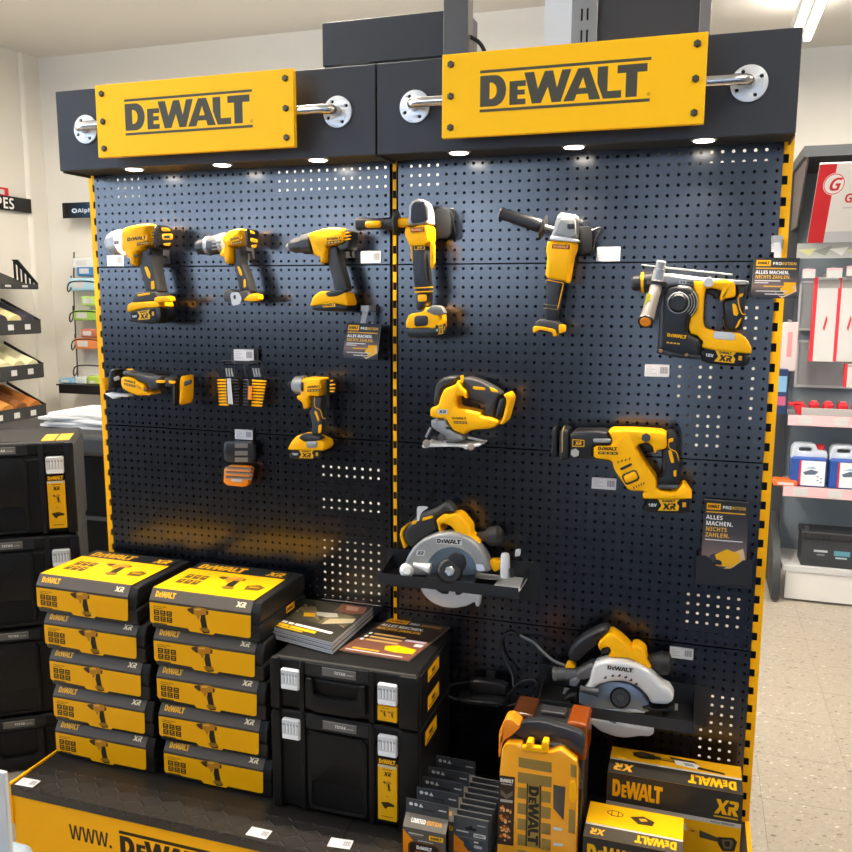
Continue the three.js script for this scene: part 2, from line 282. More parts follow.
// ---- yellow sign plates on steel tubes
const signPrint = () => print(1024, 256, (c, w, h) => { fill(c, '#ffbd04', 0, 0, w, h); fill(c, '#4a4638', 6, 4, w - 12, 17); fill(c, '#4a4638', 6, h - 21, w - 12, 17); mark(c, 8, 36, w - 34, h - 72, '#4a4638'); c.strokeStyle = '#5a5028'; c.lineWidth = 2; c.beginPath(); c.arc(w - 14, h - 46, 9, 0, 7); c.stroke(); say(c, 'R', w - 19, h - 41, 13, '#5a5028'); }, 0.45);
const signFace = signPrint();
for (const [cx, label] of [[-0.501, 'yellow sign plate with dark word mark above the left bay'], [0.501, 'yellow sign plate with dark word mark above the right bay']]) {
  const t = thing('sign', label, 'sign', [cx, 1.935, 0.2], 'yellow brand signs'), W = 0.303, H = 0.2, z = 0.004;
  part('plate', rbox(-W, W, 0.007, H, -0.012, z, 0.002), yellowSign, t);
  part('lettering', quadGeo([[-0.211, 0.158, z + 0.0006], [0.187, 0.158, z + 0.0006], [0.187, 0.06, z + 0.0006], [-0.211, 0.06, z + 0.0006]]), signFace, t, 'dark word mark between two bars');
  for (const s of [-1, 1]) {
    for (const y of [0.031, 0.103, 0.176]) part('bolt', lathe3([s * 0.281, y, z], [s * 0.281, y, z + 0.006], [[0, 0.0085], [0.7, 0.0085], [1, 0.006]], 6), M('#4a4438', 0.4, { metalness: 0.6 }), t);
    const fx = s * 0.395;
    part('mounting_tube', tube([[fx, 0.101, -0.066], [fx, 0.101, -0.046], [fx - s * 0.006, 0.101, -0.028], [fx - s * 0.024, 0.101, -0.021], [fx - s * 0.06, 0.101, -0.02], [s * 0.28, 0.101, -0.02]], 0.0125, 40, 16), steel, t);
    const holes = [0, 1, 2, 3].map((k) => Array.from({ length: 8 }, (_, i) => { const a = k * Math.PI / 2 + 0.5, b = i * Math.PI / 4; return [fx + 0.029 * Math.cos(a) + 0.0045 * Math.cos(b), 0.101 + 0.029 * Math.sin(a) + 0.0045 * Math.sin(b)]; }));
    part('flange', slab(Array.from({ length: 40 }, (_, i) => [fx + 0.04 * Math.cos(i * Math.PI / 20), 0.101 + 0.04 * Math.sin(i * Math.PI / 20)]), -0.0665, -0.061, 0.001, { round: 0, holes }), M('#d6d6d4', 0.35, { metalness: 0.3 }), t);
  }
}
// ---- base platform
const bumpTread = (() => { const c = document.createElement('canvas'); c.width = c.height = 256; const x = c.getContext('2d'); fill(x, '#000', 0, 0, 256, 256); x.strokeStyle = '#fff'; x.lineWidth = 12; x.lineCap = 'round'; for (let i = 0; i < 4; i++) for (let j = 0; j < 4; j++) { x.beginPath(); const a = (i + j) % 2 ? 1 : -1, cx = 32 + i * 64, cy = 32 + j * 64; x.moveTo(cx - 20, cy - 20 * a * 0.7); x.lineTo(cx + 20, cy + 20 * a * 0.7); x.stroke(); } const t = new THREE.CanvasTexture(c); t.wrapS = t.wrapT = THREE.RepeatWrapping; return t; })();
for (const [x0, x1, label] of [[-1, -0.001, 'black metal base shelf with yellow front under the left bay, holding the drill cases'], [0.001, 1, 'black metal base shelf under the right bay, holding boxes and packs']]) {
  const t = thing('base_shelf', label, 'shelf', [(x0 + x1) / 2, -LIFT, 0], 'base shelves under the tool wall'), w = (x1 - x0) / 2, tr = (g) => g.translate(0, LIFT, 0);
  part('deck', tr(box(-w, w, 0.155, 0.1695, 0.002, 0.37)), deckPaint, t);
  const tg = tr(box(-w, w, 0.14, 0.17, 0.37, 0.48)), uv = tg.attributes.uv, p = tg.attributes.position, n = tg.attributes.normal;
  for (let i = 0; i < uv.count; i++) uv.setXY(i, p.getX(i) / 0.14, (Math.abs(n.getY(i)) > 0.5 ? p.getZ(i) : p.getY(i)) / 0.14);
  part('tread_strip', tg, new THREE.MeshStandardMaterial({ color: '#2a2724', roughness: 0.32, bumpMap: bumpTread, bumpScale: 0.003 }), t);
  part('front_panel', tr(box(-w, w, FLOOR_Y + 0.02, 0.14, 0.468, 0.476)), yellow, t);
  if (x0 < -0.5) {
    part('side_trim', tr(box(-w - 0.006, -w, 0.05, 0.176, 0.0, 0.48)), yellow, t);
    part('lettering', tr(quadGeo([[-w + 0.19, 0.125, 0.4768], [-w + 0.9, 0.125, 0.4768], [-w + 0.9, 0.005, 0.4768], [-w + 0.19, 0.005, 0.4768]])), print(1024, 176, (c, W, H) => { fill(c, '#fdb400', 0, 0, W, H); say(c, 'WWW.', 6, 120, 92, '#2b2210', { width: 210 }); fill(c, '#2b2210', 250, 30, 420, 14); fill(c, '#2b2210', 250, 146, 420, 14); mark(c, 252, 52, 416, 86, '#2b2210'); }, 0.42), t);
  } else part('side_trim', tr(box(w, w + 0.012, FLOOR_Y + 0.02, 0.172, 0.0, 0.48)), yellow, t);
}

// ---------------------------------------------------------------- tools on the wall
// Outlines are read off enlarged crops [left, top, scale] of the photograph and laid on the tool's own upright plane at depth zm.
function tool(name, label, category, [cx, cy, s], zm, at, group) {
  const o3 = onPlane(cx + at[0] / s, cy + at[1] / s, zm), [ox, oy] = o3;
  const g = thing(name, label, category, [ox, oy, 0], group);
  const lay = (list, z) => list.map(([u, v]) => { const [x, y] = onPlane(cx + u / s, cy + v / s, z); return [x - ox, y - oy]; });
  // the side of a thick part that faces away shows its front edge, the side that faces the eye its rear edge
  const outline = (list, z, th) => {
    const us = list.map((p) => p[0]), vs = list.map((p) => p[1]), u0 = Math.min(...us), u1 = Math.max(...us), v0 = Math.min(...vs), v1 = Math.max(...vs);
    const mid = onPlane(cx + (u0 + u1) / 2 / s, cy + (v0 + v1) / 2 / s, z), sx = Math.sign(camera.position.x - mid[0]), sy = Math.sign(camera.position.y - LIFT - mid[1]);
    return list.map(([u, v]) => { const zx = z - sx * th * ((u - u0) / (u1 - u0) - 0.5), zy = z + sy * th * ((v - v0) / (v1 - v0) - 0.5); return [onPlane(cx + u / s, cy + v / s, zx)[0] - ox, onPlane(cx + u / s, cy + v / s, zy)[1] - oy]; });
  };
  const a = lay([[0, 0], [100, 0]], zm), unit = Math.hypot(a[1][0] - a[0][0], a[1][1] - a[0][1]) / 100;
  return {
    g, unit, lay,
    ext(n, list, th, mat, { dz = 0, bevel = 0.0045, parent = g, label: lb, ...o } = {}) { const m = zm + dz; return part(n, slab(outline(list, m, th * 0.7), m - th / 2, m + th / 2, bevel, { bt: Math.min(th * 0.3, bevel * 1.6), seg: 3, ...o }), mat, parent, lb); },
    det(n, list, zf, th, mat, { bevel = 0.001, parent = g, ...o } = {}) { return part(n, slab(lay(list, zf), zf - th, zf, bevel, o), mat, parent); },
    quad(n, list, z, mat, parent = g) { return part(n, quadGeo(lay(list, z).map(([x, y]) => [x, y, z])), mat, parent); },
    rod(n, p, q, prof, mat, { dz = 0, parent = g, za = 0, zb = 0, seg = 24 } = {}) { const [A] = lay([p], zm + dz + za), [B] = lay([q], zm + dz + zb); return part(n, lathe3([...A, zm + dz + za], [...B, zm + dz + zb], prof.map(([t, r]) => [t, r * unit]), seg), mat, parent); },
    wire(n, list, r, mat, parent = g) { return part(n, tube(list.map(([u, v, z = zm]) => { const [p] = lay([[u, v]], z); return [...p, z]; }), r), mat, parent); },
    hook(u, v, zTo = zm - 0.03) { const [p] = lay([[u, v]], zm * 0.5); return part('hook', join([box(p[0] - 0.013, p[0] + 0.013, p[1] - 0.02, p[1] + 0.02, 0.0002, 0.003), box(p[0] - 0.003, p[0] + 0.003, p[1] - 0.003, p[1] + 0.003, 0.002, zTo)]), dark, g); },
  };
}
const guardMat = new THREE.MeshPhysicalMaterial({ color: '#17181a', roughness: 0.6, specularIntensity: 0.15 });
const stripes = (T, list, zf) => list.forEach((q) => T.det('vent', q, zf, 0.006, yellow, { bevel: 0.0008 }));
{ // impact wrench
  const T = tool('impact_wrench', 'large yellow impact wrench with blunt silver nose, upper end of the left bay', 'impact wrench', [100, 210, 7.1], 0.075, [340, 800]);
  T.ext('motor_housing', [[160, 152], [205, 122], [340, 100], [430, 95], [445, 110], [405, 150], [412, 250], [355, 270], [352, 295], [300, 305], [298, 395], [258, 405], [245, 350], [210, 340], [200, 305], [165, 295]], 0.078, yellow, { bevel: 0.009 });
  T.rod('nose', [46, 245], [156, 228], [[0, 8], [0.08, 9], [0.1, 34], [0.3, 56], [0.6, 70], [1, 76]], silver);
  T.det('bumper', [[148, 165], [170, 155], [180, 285], [158, 288]], 0.11, 0.06, dark, { bevel: 0.003 });
  for (let i = 0; i < 5; i++) T.det('vent_slot', [[368, 158 + i * 20], [386, 156 + i * 20], [386, 163 + i * 20], [368, 165 + i * 20]], 0.1146, 0.003, dark, { bevel: 0, round: 0 });
  T.det('direction_button', [[236, 318], [268, 314], [270, 332], [240, 336]], 0.1146, 0.004, dark); T.quad('nose_badge', [[92, 218], [134, 214], [136, 244], [94, 248]], 0.1135, LABELS.xrSilver);
  T.ext('rear_cap', [[425, 98], [490, 135], [512, 180], [512, 245], [485, 268], [415, 280], [400, 250], [392, 150]], 0.074, dark, { bevel: 0.009 });
  stripes(T, [[[432, 126], [475, 124], [500, 150], [440, 152]], [[440, 168], [508, 166], [508, 212], [440, 212]], [[445, 236], [502, 232], [490, 256], [455, 252]]], 0.114);
  T.det('vent_core', [[452, 182], [496, 180], [496, 200], [452, 200]], 0.1146, 0.004, dark);
  T.ext('handle', [[300, 300], [350, 285], [400, 280], [425, 300], [430, 400], [455, 500], [480, 590], [350, 590], [330, 520], [283, 395], [297, 390]], 0.05, grey);
  stripes(T, [[[312, 405], [332, 400], [357, 452], [355, 490], [338, 478]], [[360, 508], [382, 500], [388, 558], [362, 566]]], 0.1012);
  T.ext('motor_base', [[352, 272], [430, 265], [440, 320], [345, 330]], 0.066, dark);
  T.ext('foot', [[240, 625], [268, 588], [355, 580], [470, 575], [492, 615], [498, 650], [380, 655], [245, 662]], 0.07, grey);
  T.det('foot_insert', [[385, 618], [490, 608], [502, 650], [380, 656]], 0.114, 0.03, yellow, { bevel: 0.003 });
  T.det('led_bar', [[265, 600], [350, 585], [352, 600], [268, 615]], 0.1125, 0.01, yellow);
  T.ext('battery_top', [[210, 672], [245, 655], [380, 650], [500, 645], [518, 690], [440, 698], [360, 698], [203, 728]], 0.078, yellow);
  const b = T.ext('battery', [[203, 728], [300, 705], [400, 690], [520, 688], [528, 760], [500, 800], [420, 810], [225, 792], [208, 772]], 0.076, black);
  T.quad('battery_label', [[216, 730], [395, 700], [400, 770], [222, 785]], 0.1142, LABELS.battery, b);
  T.quad('lettering', [[188, 192], [334, 176], [334, 212], [190, 228]], 0.1148, LABELS.darkOnYellow);
  T.quad('spec_label', [[262, 232], [344, 222], [344, 240], [262, 252]], 0.1148, LABELS.spec);
  T.hook(420, 330); T.hook(330, 340);
}
{ // drill with torque collar
  const T = tool('drill', 'yellow drill driver with silver torque collar, a white tag on its foot and no battery', 'drill', [190, 220, 9.467], 0.07, [480, 780]);
  T.rod('chuck', [46, 262], [180, 246], [[0, 8], [0.05, 20], [0.2, 48], [0.4, 62], [1, 66]], charcoal);
  T.rod('front_ring', [160, 248], [196, 243], [[0, 70], [0.3, 80], [1, 78]], silver);
  T.rod('torque_collar', [194, 243], [300, 228], [[0, 72], [0.1, 76], [0.9, 80], [1, 76]], M('#3c3d40', 0.4));
  for (let i = 0; i < 3; i++) T.det('grip_rib', [[206, 206 + i * 34], [286, 196 + i * 34], [286, 206 + i * 34], [206, 216 + i * 34]], 0.1165 - (i === 1 ? 0 : 0.006), 0.006, pale, { bevel: 0.0006, round: 0 });
  T.rod('collar_base', [298, 228], [345, 221], [[0, 82], [0.5, 88], [1, 88]], silver);
  T.ext('motor_housing', [[325, 180], [375, 135], [425, 102], [550, 76], [580, 92], [565, 170], [548, 240], [470, 252], [415, 250], [442, 290], [430, 405], [372, 428], [352, 362], [300, 350], [288, 322], [325, 295], [360, 255]], 0.07, yellow, { bevel: 0.007 });
  T.ext('rear_cap', [[560, 80], [600, 105], [630, 165], [637, 230], [612, 272], [545, 265], [545, 230], [562, 160]], 0.068, dark);
  stripes(T, [[[566, 98], [598, 108], [612, 134], [575, 130]], [[570, 168], [630, 180], [632, 214], [572, 206]], [[578, 236], [632, 230], [620, 264], [585, 262]]], 0.1052);
  T.ext('handle', [[430, 262], [500, 262], [520, 330], [520, 420], [560, 480], [605, 590], [640, 690], [490, 690], [470, 600], [425, 450], [435, 380]], 0.042, grey);
  stripes(T, [[[445, 440], [462, 435], [492, 500], [490, 535], [465, 510]], [[505, 565], [522, 555], [528, 635], [505, 642]]], 0.0922);
  T.ext('foot', [[322, 712], [345, 662], [390, 655], [480, 690], [610, 662], [650, 718], [642, 762], [540, 772], [340, 778]], 0.062, grey);
  T.det('foot_insert', [[498, 762], [545, 715], [600, 695], [645, 705], [650, 755], [600, 772]], 0.1025, 0.03, yellow, { bevel: 0.002 });
  T.det('paper_tag', [[378, 690], [455, 680], [490, 740], [470, 800], [398, 812]], 0.106, 0.001, white, { bevel: 0 });
  T.det('tag_print', [[410, 715], [430, 705], [436, 745], [412, 752]], 0.1064, 0.0008, dark, { bevel: 0 });
  T.quad('lettering', [[378, 170], [490, 145], [492, 176], [380, 202]], 0.1058, LABELS.darkOnYellow);
  T.quad('spec_label', [[400, 208], [495, 192], [497, 222], [402, 238]], 0.1058, LABELS.spec);
  T.det('trigger', [[340, 362], [358, 362], [372, 425], [355, 425]], 0.09, 0.03, dark);
  T.hook(520, 300);
}
{ // drill with slim battery
  const T = tool('drill', 'yellow drill with plain black chuck and a slim yellow-topped battery', 'drill', [280, 215, 8.52], 0.07, [460, 810]);
  T.rod('chuck', [58, 270], [285, 240], [[0, 8], [0.1, 28], [0.16, 42], [0.3, 56], [0.62, 62], [0.64, 74], [1, 84]], grey);
  T.rod('chuck_tip', [52, 271], [92, 266], [[0, 10], [0.5, 26], [1, 34]], silver);
  T.ext('motor_housing', [[240, 168], [340, 132], [480, 103], [590, 113], [618, 150], [612, 222], [585, 246], [430, 272], [432, 330], [420, 395], [393, 428], [375, 415], [368, 362], [308, 348], [288, 290], [268, 235]], 0.07, yellow, { bevel: 0.007 });
  T.ext('rear_cap', [[595, 120], [650, 135], [662, 200], [650, 300], [540, 318], [495, 272], [610, 240]], 0.066, dark);
  stripes(T, [[[545, 150], [600, 140], [600, 152], [545, 162]], [[545, 178], [604, 168], [604, 180], [545, 190]], [[548, 206], [600, 196], [600, 208], [548, 218]]], 0.1052);
  T.ext('handle', [[425, 270], [510, 270], [520, 330], [545, 420], [590, 550], [620, 650], [480, 650], [455, 540], [415, 430]], 0.042, grey);
  T.ext('battery_top', [[268, 762], [300, 690], [370, 648], [460, 650], [620, 658], [632, 700], [648, 740], [640, 775], [470, 750], [278, 782]], 0.07, yellow);
  T.det('foot_insert', [[385, 660], [470, 640], [548, 645], [540, 668], [480, 692], [405, 697]], 0.107, 0.03, dark, { bevel: 0.002 });
  const b = T.ext('battery', [[274, 772], [470, 748], [640, 772], [642, 800], [540, 826], [290, 812]], 0.068, black);
  T.quad('battery_label', [[362, 752], [470, 742], [470, 780], [366, 788]], 0.1062, LABELS.darkOnYellow, b);
  T.quad('lettering', [[395, 192], [522, 180], [522, 208], [397, 222]], 0.1058, LABELS.darkOnYellow);
  T.quad('spec_label', [[395, 226], [522, 214], [522, 238], [397, 252]], 0.1058, LABELS.spec);
  T.det('trigger', [[350, 362], [370, 362], [388, 425], [370, 425]], 0.09, 0.03, dark);
  T.hook(560, 300);
}
{ // angle grinder with battery
  const T = tool('angle_grinder', 'upright angle grinder with battery and side handle pointing away over the centre upright', 'angle grinder', [350, 190, 5.5], 0.085, [420, 815]);
  T.ext('gear_head', [[322, 190], [326, 90], [350, 55], [400, 44], [440, 60], [462, 110], [470, 205], [312, 210]], 0.075, silver, { bevel: 0.01 });
  T.det('vent_grille', [[330, 186], [333, 90], [355, 62], [408, 60], [420, 100], [424, 172]], 0.1245, 0.02, dark, { bevel: 0.003 });
  for (let i = 0; i < 5; i++) T.det('grille_rib', [[342 + i * 16, 176 - i * 2], [347 + i * 16, 176 - i * 2], [350 + i * 14, 72], [346 + i * 14, 72]], 0.126, 0.004, black, { bevel: 0, round: 0 });
  T.ext('body', [[310, 205], [360, 208], [420, 188], [466, 193], [470, 290], [440, 318], [345, 318], [328, 300], [303, 250]], 0.072, yellow, { bevel: 0.006 });
  T.det('switch_lever', [[436, 285], [464, 285], [464, 420], [450, 440], [439, 420]], 0.112, 0.012, yellow, { bevel: 0.003 }); T.det('side_strip', [[328, 298], [345, 298], [349, 400], [338, 392]], 0.11, 0.03, yellow, { bevel: 0.002 });
  T.quad('nameplate', [[330, 208], [410, 203], [410, 228], [335, 233]], 0.1248, LABELS.red);
  T.ext('grip', [[342, 290], [432, 288], [442, 420], [456, 530], [456, 568], [362, 568], [348, 420]], 0.044, charcoal, { dz: 0.01 });
  T.quad('grip_badge', [[350, 303], [412, 300], [412, 328], [352, 331]], 0.1178, LABELS.xrBadge);
  for (const [a, b] of [[[352, 540], [456, 535]], [[354, 562], [456, 557]]]) T.rod('grip_ring', a, b, [[0, 3], [1, 3]], yellow, { dz: 0.0315 });
  T.ext('neck', [[364, 566], [456, 562], [452, 612], [432, 645], [368, 665]], 0.056, dark);
  T.det('neck_badge', [[372, 576], [420, 574], [420, 612], [372, 614]], 0.1145, 0.01, yellow);
  T.ext('foot', [[312, 722], [333, 680], [420, 668], [440, 640], [522, 668], [528, 700], [532, 762], [480, 772], [455, 758], [315, 764]], 0.072, yellow);
  T.det('foot_cover', [[412, 666], [450, 634], [500, 640], [522, 682], [470, 692]], 0.1235, 0.03, M('#6a6763', 0.5), { bevel: 0.004 });
  T.det('battery_latch', [[352, 692], [425, 690], [425, 746], [352, 752]], 0.1255, 0.03, dark, { bevel: 0.003 });
  const b = T.ext('battery', [[314, 756], [455, 750], [528, 740], [528, 792], [440, 816], [325, 812]], 0.072, black);
  T.quad('battery_label', [[470, 745], [525, 735], [525, 788], [472, 798]], 0.1215, LABELS.battery, b);
  const h = T.rod('side_handle', [38, 188], [245, 184], [[0, 28], [0.04, 34], [0.2, 32], [0.5, 29], [0.85, 30], [1, 34]], charcoal, { dz: 0.01 });
  T.rod('handle_insert', [88, 190], [168, 188], [[0, 13], [0.1, 17], [0.9, 17], [1, 13]], yellow, { dz: 0.033, parent: h });
  T.rod('handle_flange', [250, 183], [272, 182], [[0, 56], [0.5, 64], [1, 40]], dark, { dz: 0.01 });
  T.rod('handle_collar', [270, 180], [330, 177], [[0, 24], [1, 24]], yellow, { dz: 0.01 });
  T.det('wheel_guard', [[455, 108], [550, 104], [554, 266], [462, 268]], 0.05, 0.045, guardMat, { bevel: 0.002, round: 1 });
  T.wire('guard_lever', [[552, 104, 0.05], [572, 110, 0.045], [570, 180, 0.04], [578, 255, 0.03], [550, 268, 0.02]], 0.003, black);
  T.hook(400, 640, 0.06);
}
{ // angle grinder without battery
  const T = tool('angle_grinder', 'tilted angle grinder with bare silver head and no battery, black handle sticking out upwards', 'angle grinder', [490, 200, 5.875], 0.08, [340, 790]);
  T.rod('side_handle', [58, 78], [300, 152], [[0, 30], [0.03, 38], [0.1, 33], [0.5, 34], [0.9, 40], [1, 34]], charcoal);
  T.rod('handle_flange', [302, 160], [322, 166], [[0, 40], [0.5, 74], [1, 50]], dark);
  T.rod('handle_bolt', [320, 158], [380, 172], [[0, 14], [1, 14]], silver);
  T.ext('gear_head', [[362, 208], [398, 95], [425, 74], [470, 78], [518, 85], [528, 110], [522, 245], [348, 232]], 0.075, silver, { bevel: 0.011 });
  T.det('head_face', [[380, 198], [410, 105], [500, 105], [506, 222]], 0.1195, 0.01, pale, { bevel: 0.003 });
  T.det('lock_button', [[454, 138], [498, 138], [498, 170], [454, 170]], 0.122, 0.006, dark);
  T.det('head_rim', [[355, 206], [522, 230], [520, 248], [348, 235]], 0.1215, 0.03, whiteMetal, { bevel: 0.003 });
  T.ext('body', [[343, 236], [522, 246], [518, 290], [500, 330], [488, 400], [470, 492], [440, 478], [324, 462], [336, 340], [328, 290]], 0.07, yellow, { bevel: 0.009 });
  T.quad('nameplate', [[366, 260], [470, 263], [468, 290], [364, 284]], 0.1158, LABELS.red);
  T.ext('grip', [[324, 466], [440, 484], [432, 520], [412, 620], [395, 715], [318, 715], [335, 560]], 0.05, charcoal);
  T.rod('grip_seam', [330, 470], [432, 488], [[0, 2.5], [1, 2.5]], yellow, { dz: 0.0242 }); T.rod('grip_seam', [432, 490], [398, 640], [[0, 2.5], [1, 2.5]], yellow, { dz: 0.0235 });
  for (const d of [0, 22]) T.rod('grip_ring', [316, 612 + d], [396, 622 + d], [[0, 3], [1, 3]], M('#8a7a50', 0.5), { dz: 0.0238 });
  T.ext('foot', [[268, 715], [300, 695], [400, 708], [432, 730], [430, 772], [390, 785], [258, 765]], 0.062, grey);
  T.det('battery_rail', [[252, 742], [290, 740], [385, 760], [392, 800], [370, 802], [362, 776], [290, 762], [260, 782], [250, 775]], 0.113, 0.05, yellow, { bevel: 0.002 });
  T.det('battery_rail', [[402, 730], [432, 738], [430, 778], [403, 786]], 0.112, 0.05, yellow, { bevel: 0.002 });
  T.det('wheel_guard', [[500, 154], [602, 154], [602, 322], [490, 328]], 0.045, 0.04, guardMat, { bevel: 0.002, round: 1 });
  T.wire('guard_lever', [[600, 180, 0.04], [650, 165, 0.04], [640, 200, 0.04], [608, 262, 0.035], [600, 300, 0.02]], 0.0035, black);
  T.hook(360, 650, 0.06);
}
{ // rotary hammer
  const T = tool('rotary_hammer', 'large rotary hammer with D-handle, black motor housing and battery', 'rotary hammer', [625, 250, 6.086], 0.085, [460, 690]);
  T.rod('chuck', [40, 204], [175, 194], [[0, 34], [0.1, 46], [0.4, 50], [0.44, 60], [1, 62]], charcoal);
  T.rod('chuck_ring', [100, 200], [116, 199], [[0, 64], [0.5, 66], [1, 64]], yellow);
  T.ext('gear_housing', [[165, 200], [170, 160], [250, 138], [420, 162], [600, 178], [745, 188], [750, 212], [690, 218], [470, 210], [420, 232], [330, 225], [200, 225]], 0.07, silver, { bevel: 0.008 });
  T.rod('depth_rod', [100, 92], [655, 150], [[0, 5], [1, 5]], pale, { dz: 0.012 });
  const h = T.rod('side_handle', [200, 190], [127, 432], [[0, 32], [0.1, 38], [0.4, 36], [0.85, 42], [1, 44]], M('#5a5650', 0.5), { dz: 0.04, zb: 0.06 });
  T.rod('handle_end', [127, 430], [125, 438], [[0, 46], [1, 46]], charcoal, { dz: 0.1, zb: 0.004, parent: h });
  T.rod('handle_plug', [125, 437], [124, 441], [[0, 34], [1, 30]], orange, { dz: 0.105, zb: 0.002, parent: h });
  T.rod('clamp_disc', [196, 190], [192, 212], [[0, 60], [1, 58]], dark, { dz: 0.04 });
  T.rod('clamp_knob', [222, 64], [196, 190], [[0, 24], [0.08, 30], [0.4, 26], [0.42, 34], [1, 36]], silver, { dz: 0.04 });
  T.quad('handle_label', [[132, 262], [162, 272], [140, 356], [110, 346]], 0.172, M('#e8d020', 0.5), h);
  T.ext('motor_housing', [[212, 300], [255, 228], [330, 210], [400, 215], [442, 250], [440, 330], [392, 440], [390, 500], [450, 530], [475, 580], [465, 668], [330, 658], [192, 628], [200, 560]], 0.086, black, { bevel: 0.012 });
  T.det('lower_band', [[192, 600], [330, 632], [464, 640], [464, 668], [330, 658], [192, 630]], 0.13, 0.02, dark, { bevel: 0.002 });
  for (const [u, v] of [[218, 616], [374, 638]]) T.rod('screw', [u, v], [u, v], [[0, 12], [1, 9]], M('#a87848', 0.4, { metalness: 0.5 }), { za: 0.043, zb: 0.0475 });
  const [dc] = T.lay([[325, 322]], 0.13);
  const dial = part('mode_dial', lathe3([...dc, 0.12], [...dc, 0.14], [[0, 60 * T.unit], [0.8, 56 * T.unit], [1, 44 * T.unit]], 28), charcoal, T.g);
  part('dial_ring', new THREE.TorusGeometry(62 * T.unit, 0.0011, 8, 40).translate(...dc, 0.1295), white, dial);
  for (let i = 0; i < 3; i++) part('cooling_rib', new THREE.TorusGeometry((78 + i * 15) * T.unit, 0.0012, 6, 20, 1.5).rotateZ(-0.8).translate(...dc, 0.1285), pale, T.g);
  T.ext('frame', [[412, 185], [480, 190], [600, 180], [670, 195], [674, 285], [600, 298], [582, 315], [575, 290], [588, 245], [540, 235], [495, 235], [484, 270], [475, 440], [490, 478], [560, 498], [700, 505], [742, 540], [770, 592], [766, 634], [640, 622], [500, 605], [462, 590], [475, 560], [440, 517], [400, 510], [388, 470], [400, 410], [436, 370], [442, 290], [420, 240]], 0.074, yellow, { bevel: 0.005 });
  T.ext('trigger', [[488, 238], [560, 236], [580, 275], [558, 305], [535, 278], [490, 262]], 0.03, dark);
  T.ext('handle', [[668, 190], [748, 213], [742, 280], [727, 380], [732, 410], [706, 498], [605, 490], [600, 400], [590, 310], [674, 285]], 0.052, black, { bevel: 0.008 });
  stripes(T, [[[652, 325], [676, 330], [692, 385], [682, 402], [660, 396]], [[692, 430], [712, 410], [692, 465], [668, 480]], [[690, 270], [722, 262], [718, 280], [696, 290]]], 0.113);
  T.wire('handle_line', [[690, 280, 0.111], [692, 330, 0.112], [715, 390, 0.112], [735, 392, 0.111]], 0.0012, yellow);
  T.det('charge_label', [[540, 494], [672, 504], [668, 552], [538, 540]], 0.1235, 0.004, white);
  T.rod('security_tag', [508, 196], [508, 196], [[0, 30], [1, 28]], white, { za: 0.036, zb: 0.042 });
  const b = T.ext('battery', [[460, 592], [640, 622], [768, 632], [757, 690], [715, 712], [465, 684]], 0.072, black);
  T.quad('battery_label', [[480, 600], [735, 632], [728, 696], [478, 672]], 0.1215, LABELS.battery, b);
  T.quad('lettering', [[254, 500], [382, 516], [378, 546], [252, 530]], 0.1286, LABELS.yellowOnDark);
  T.quad('spec_label', [[248, 552], [342, 562], [340, 582], [246, 572]], 0.1286, LABELS.spec);
  T.quad('gear_badge', [[328, 184], [374, 184], [374, 206], [328, 206]], 0.1206, LABELS.xrSilver);
  T.hook(440, 220, 0.06);
}
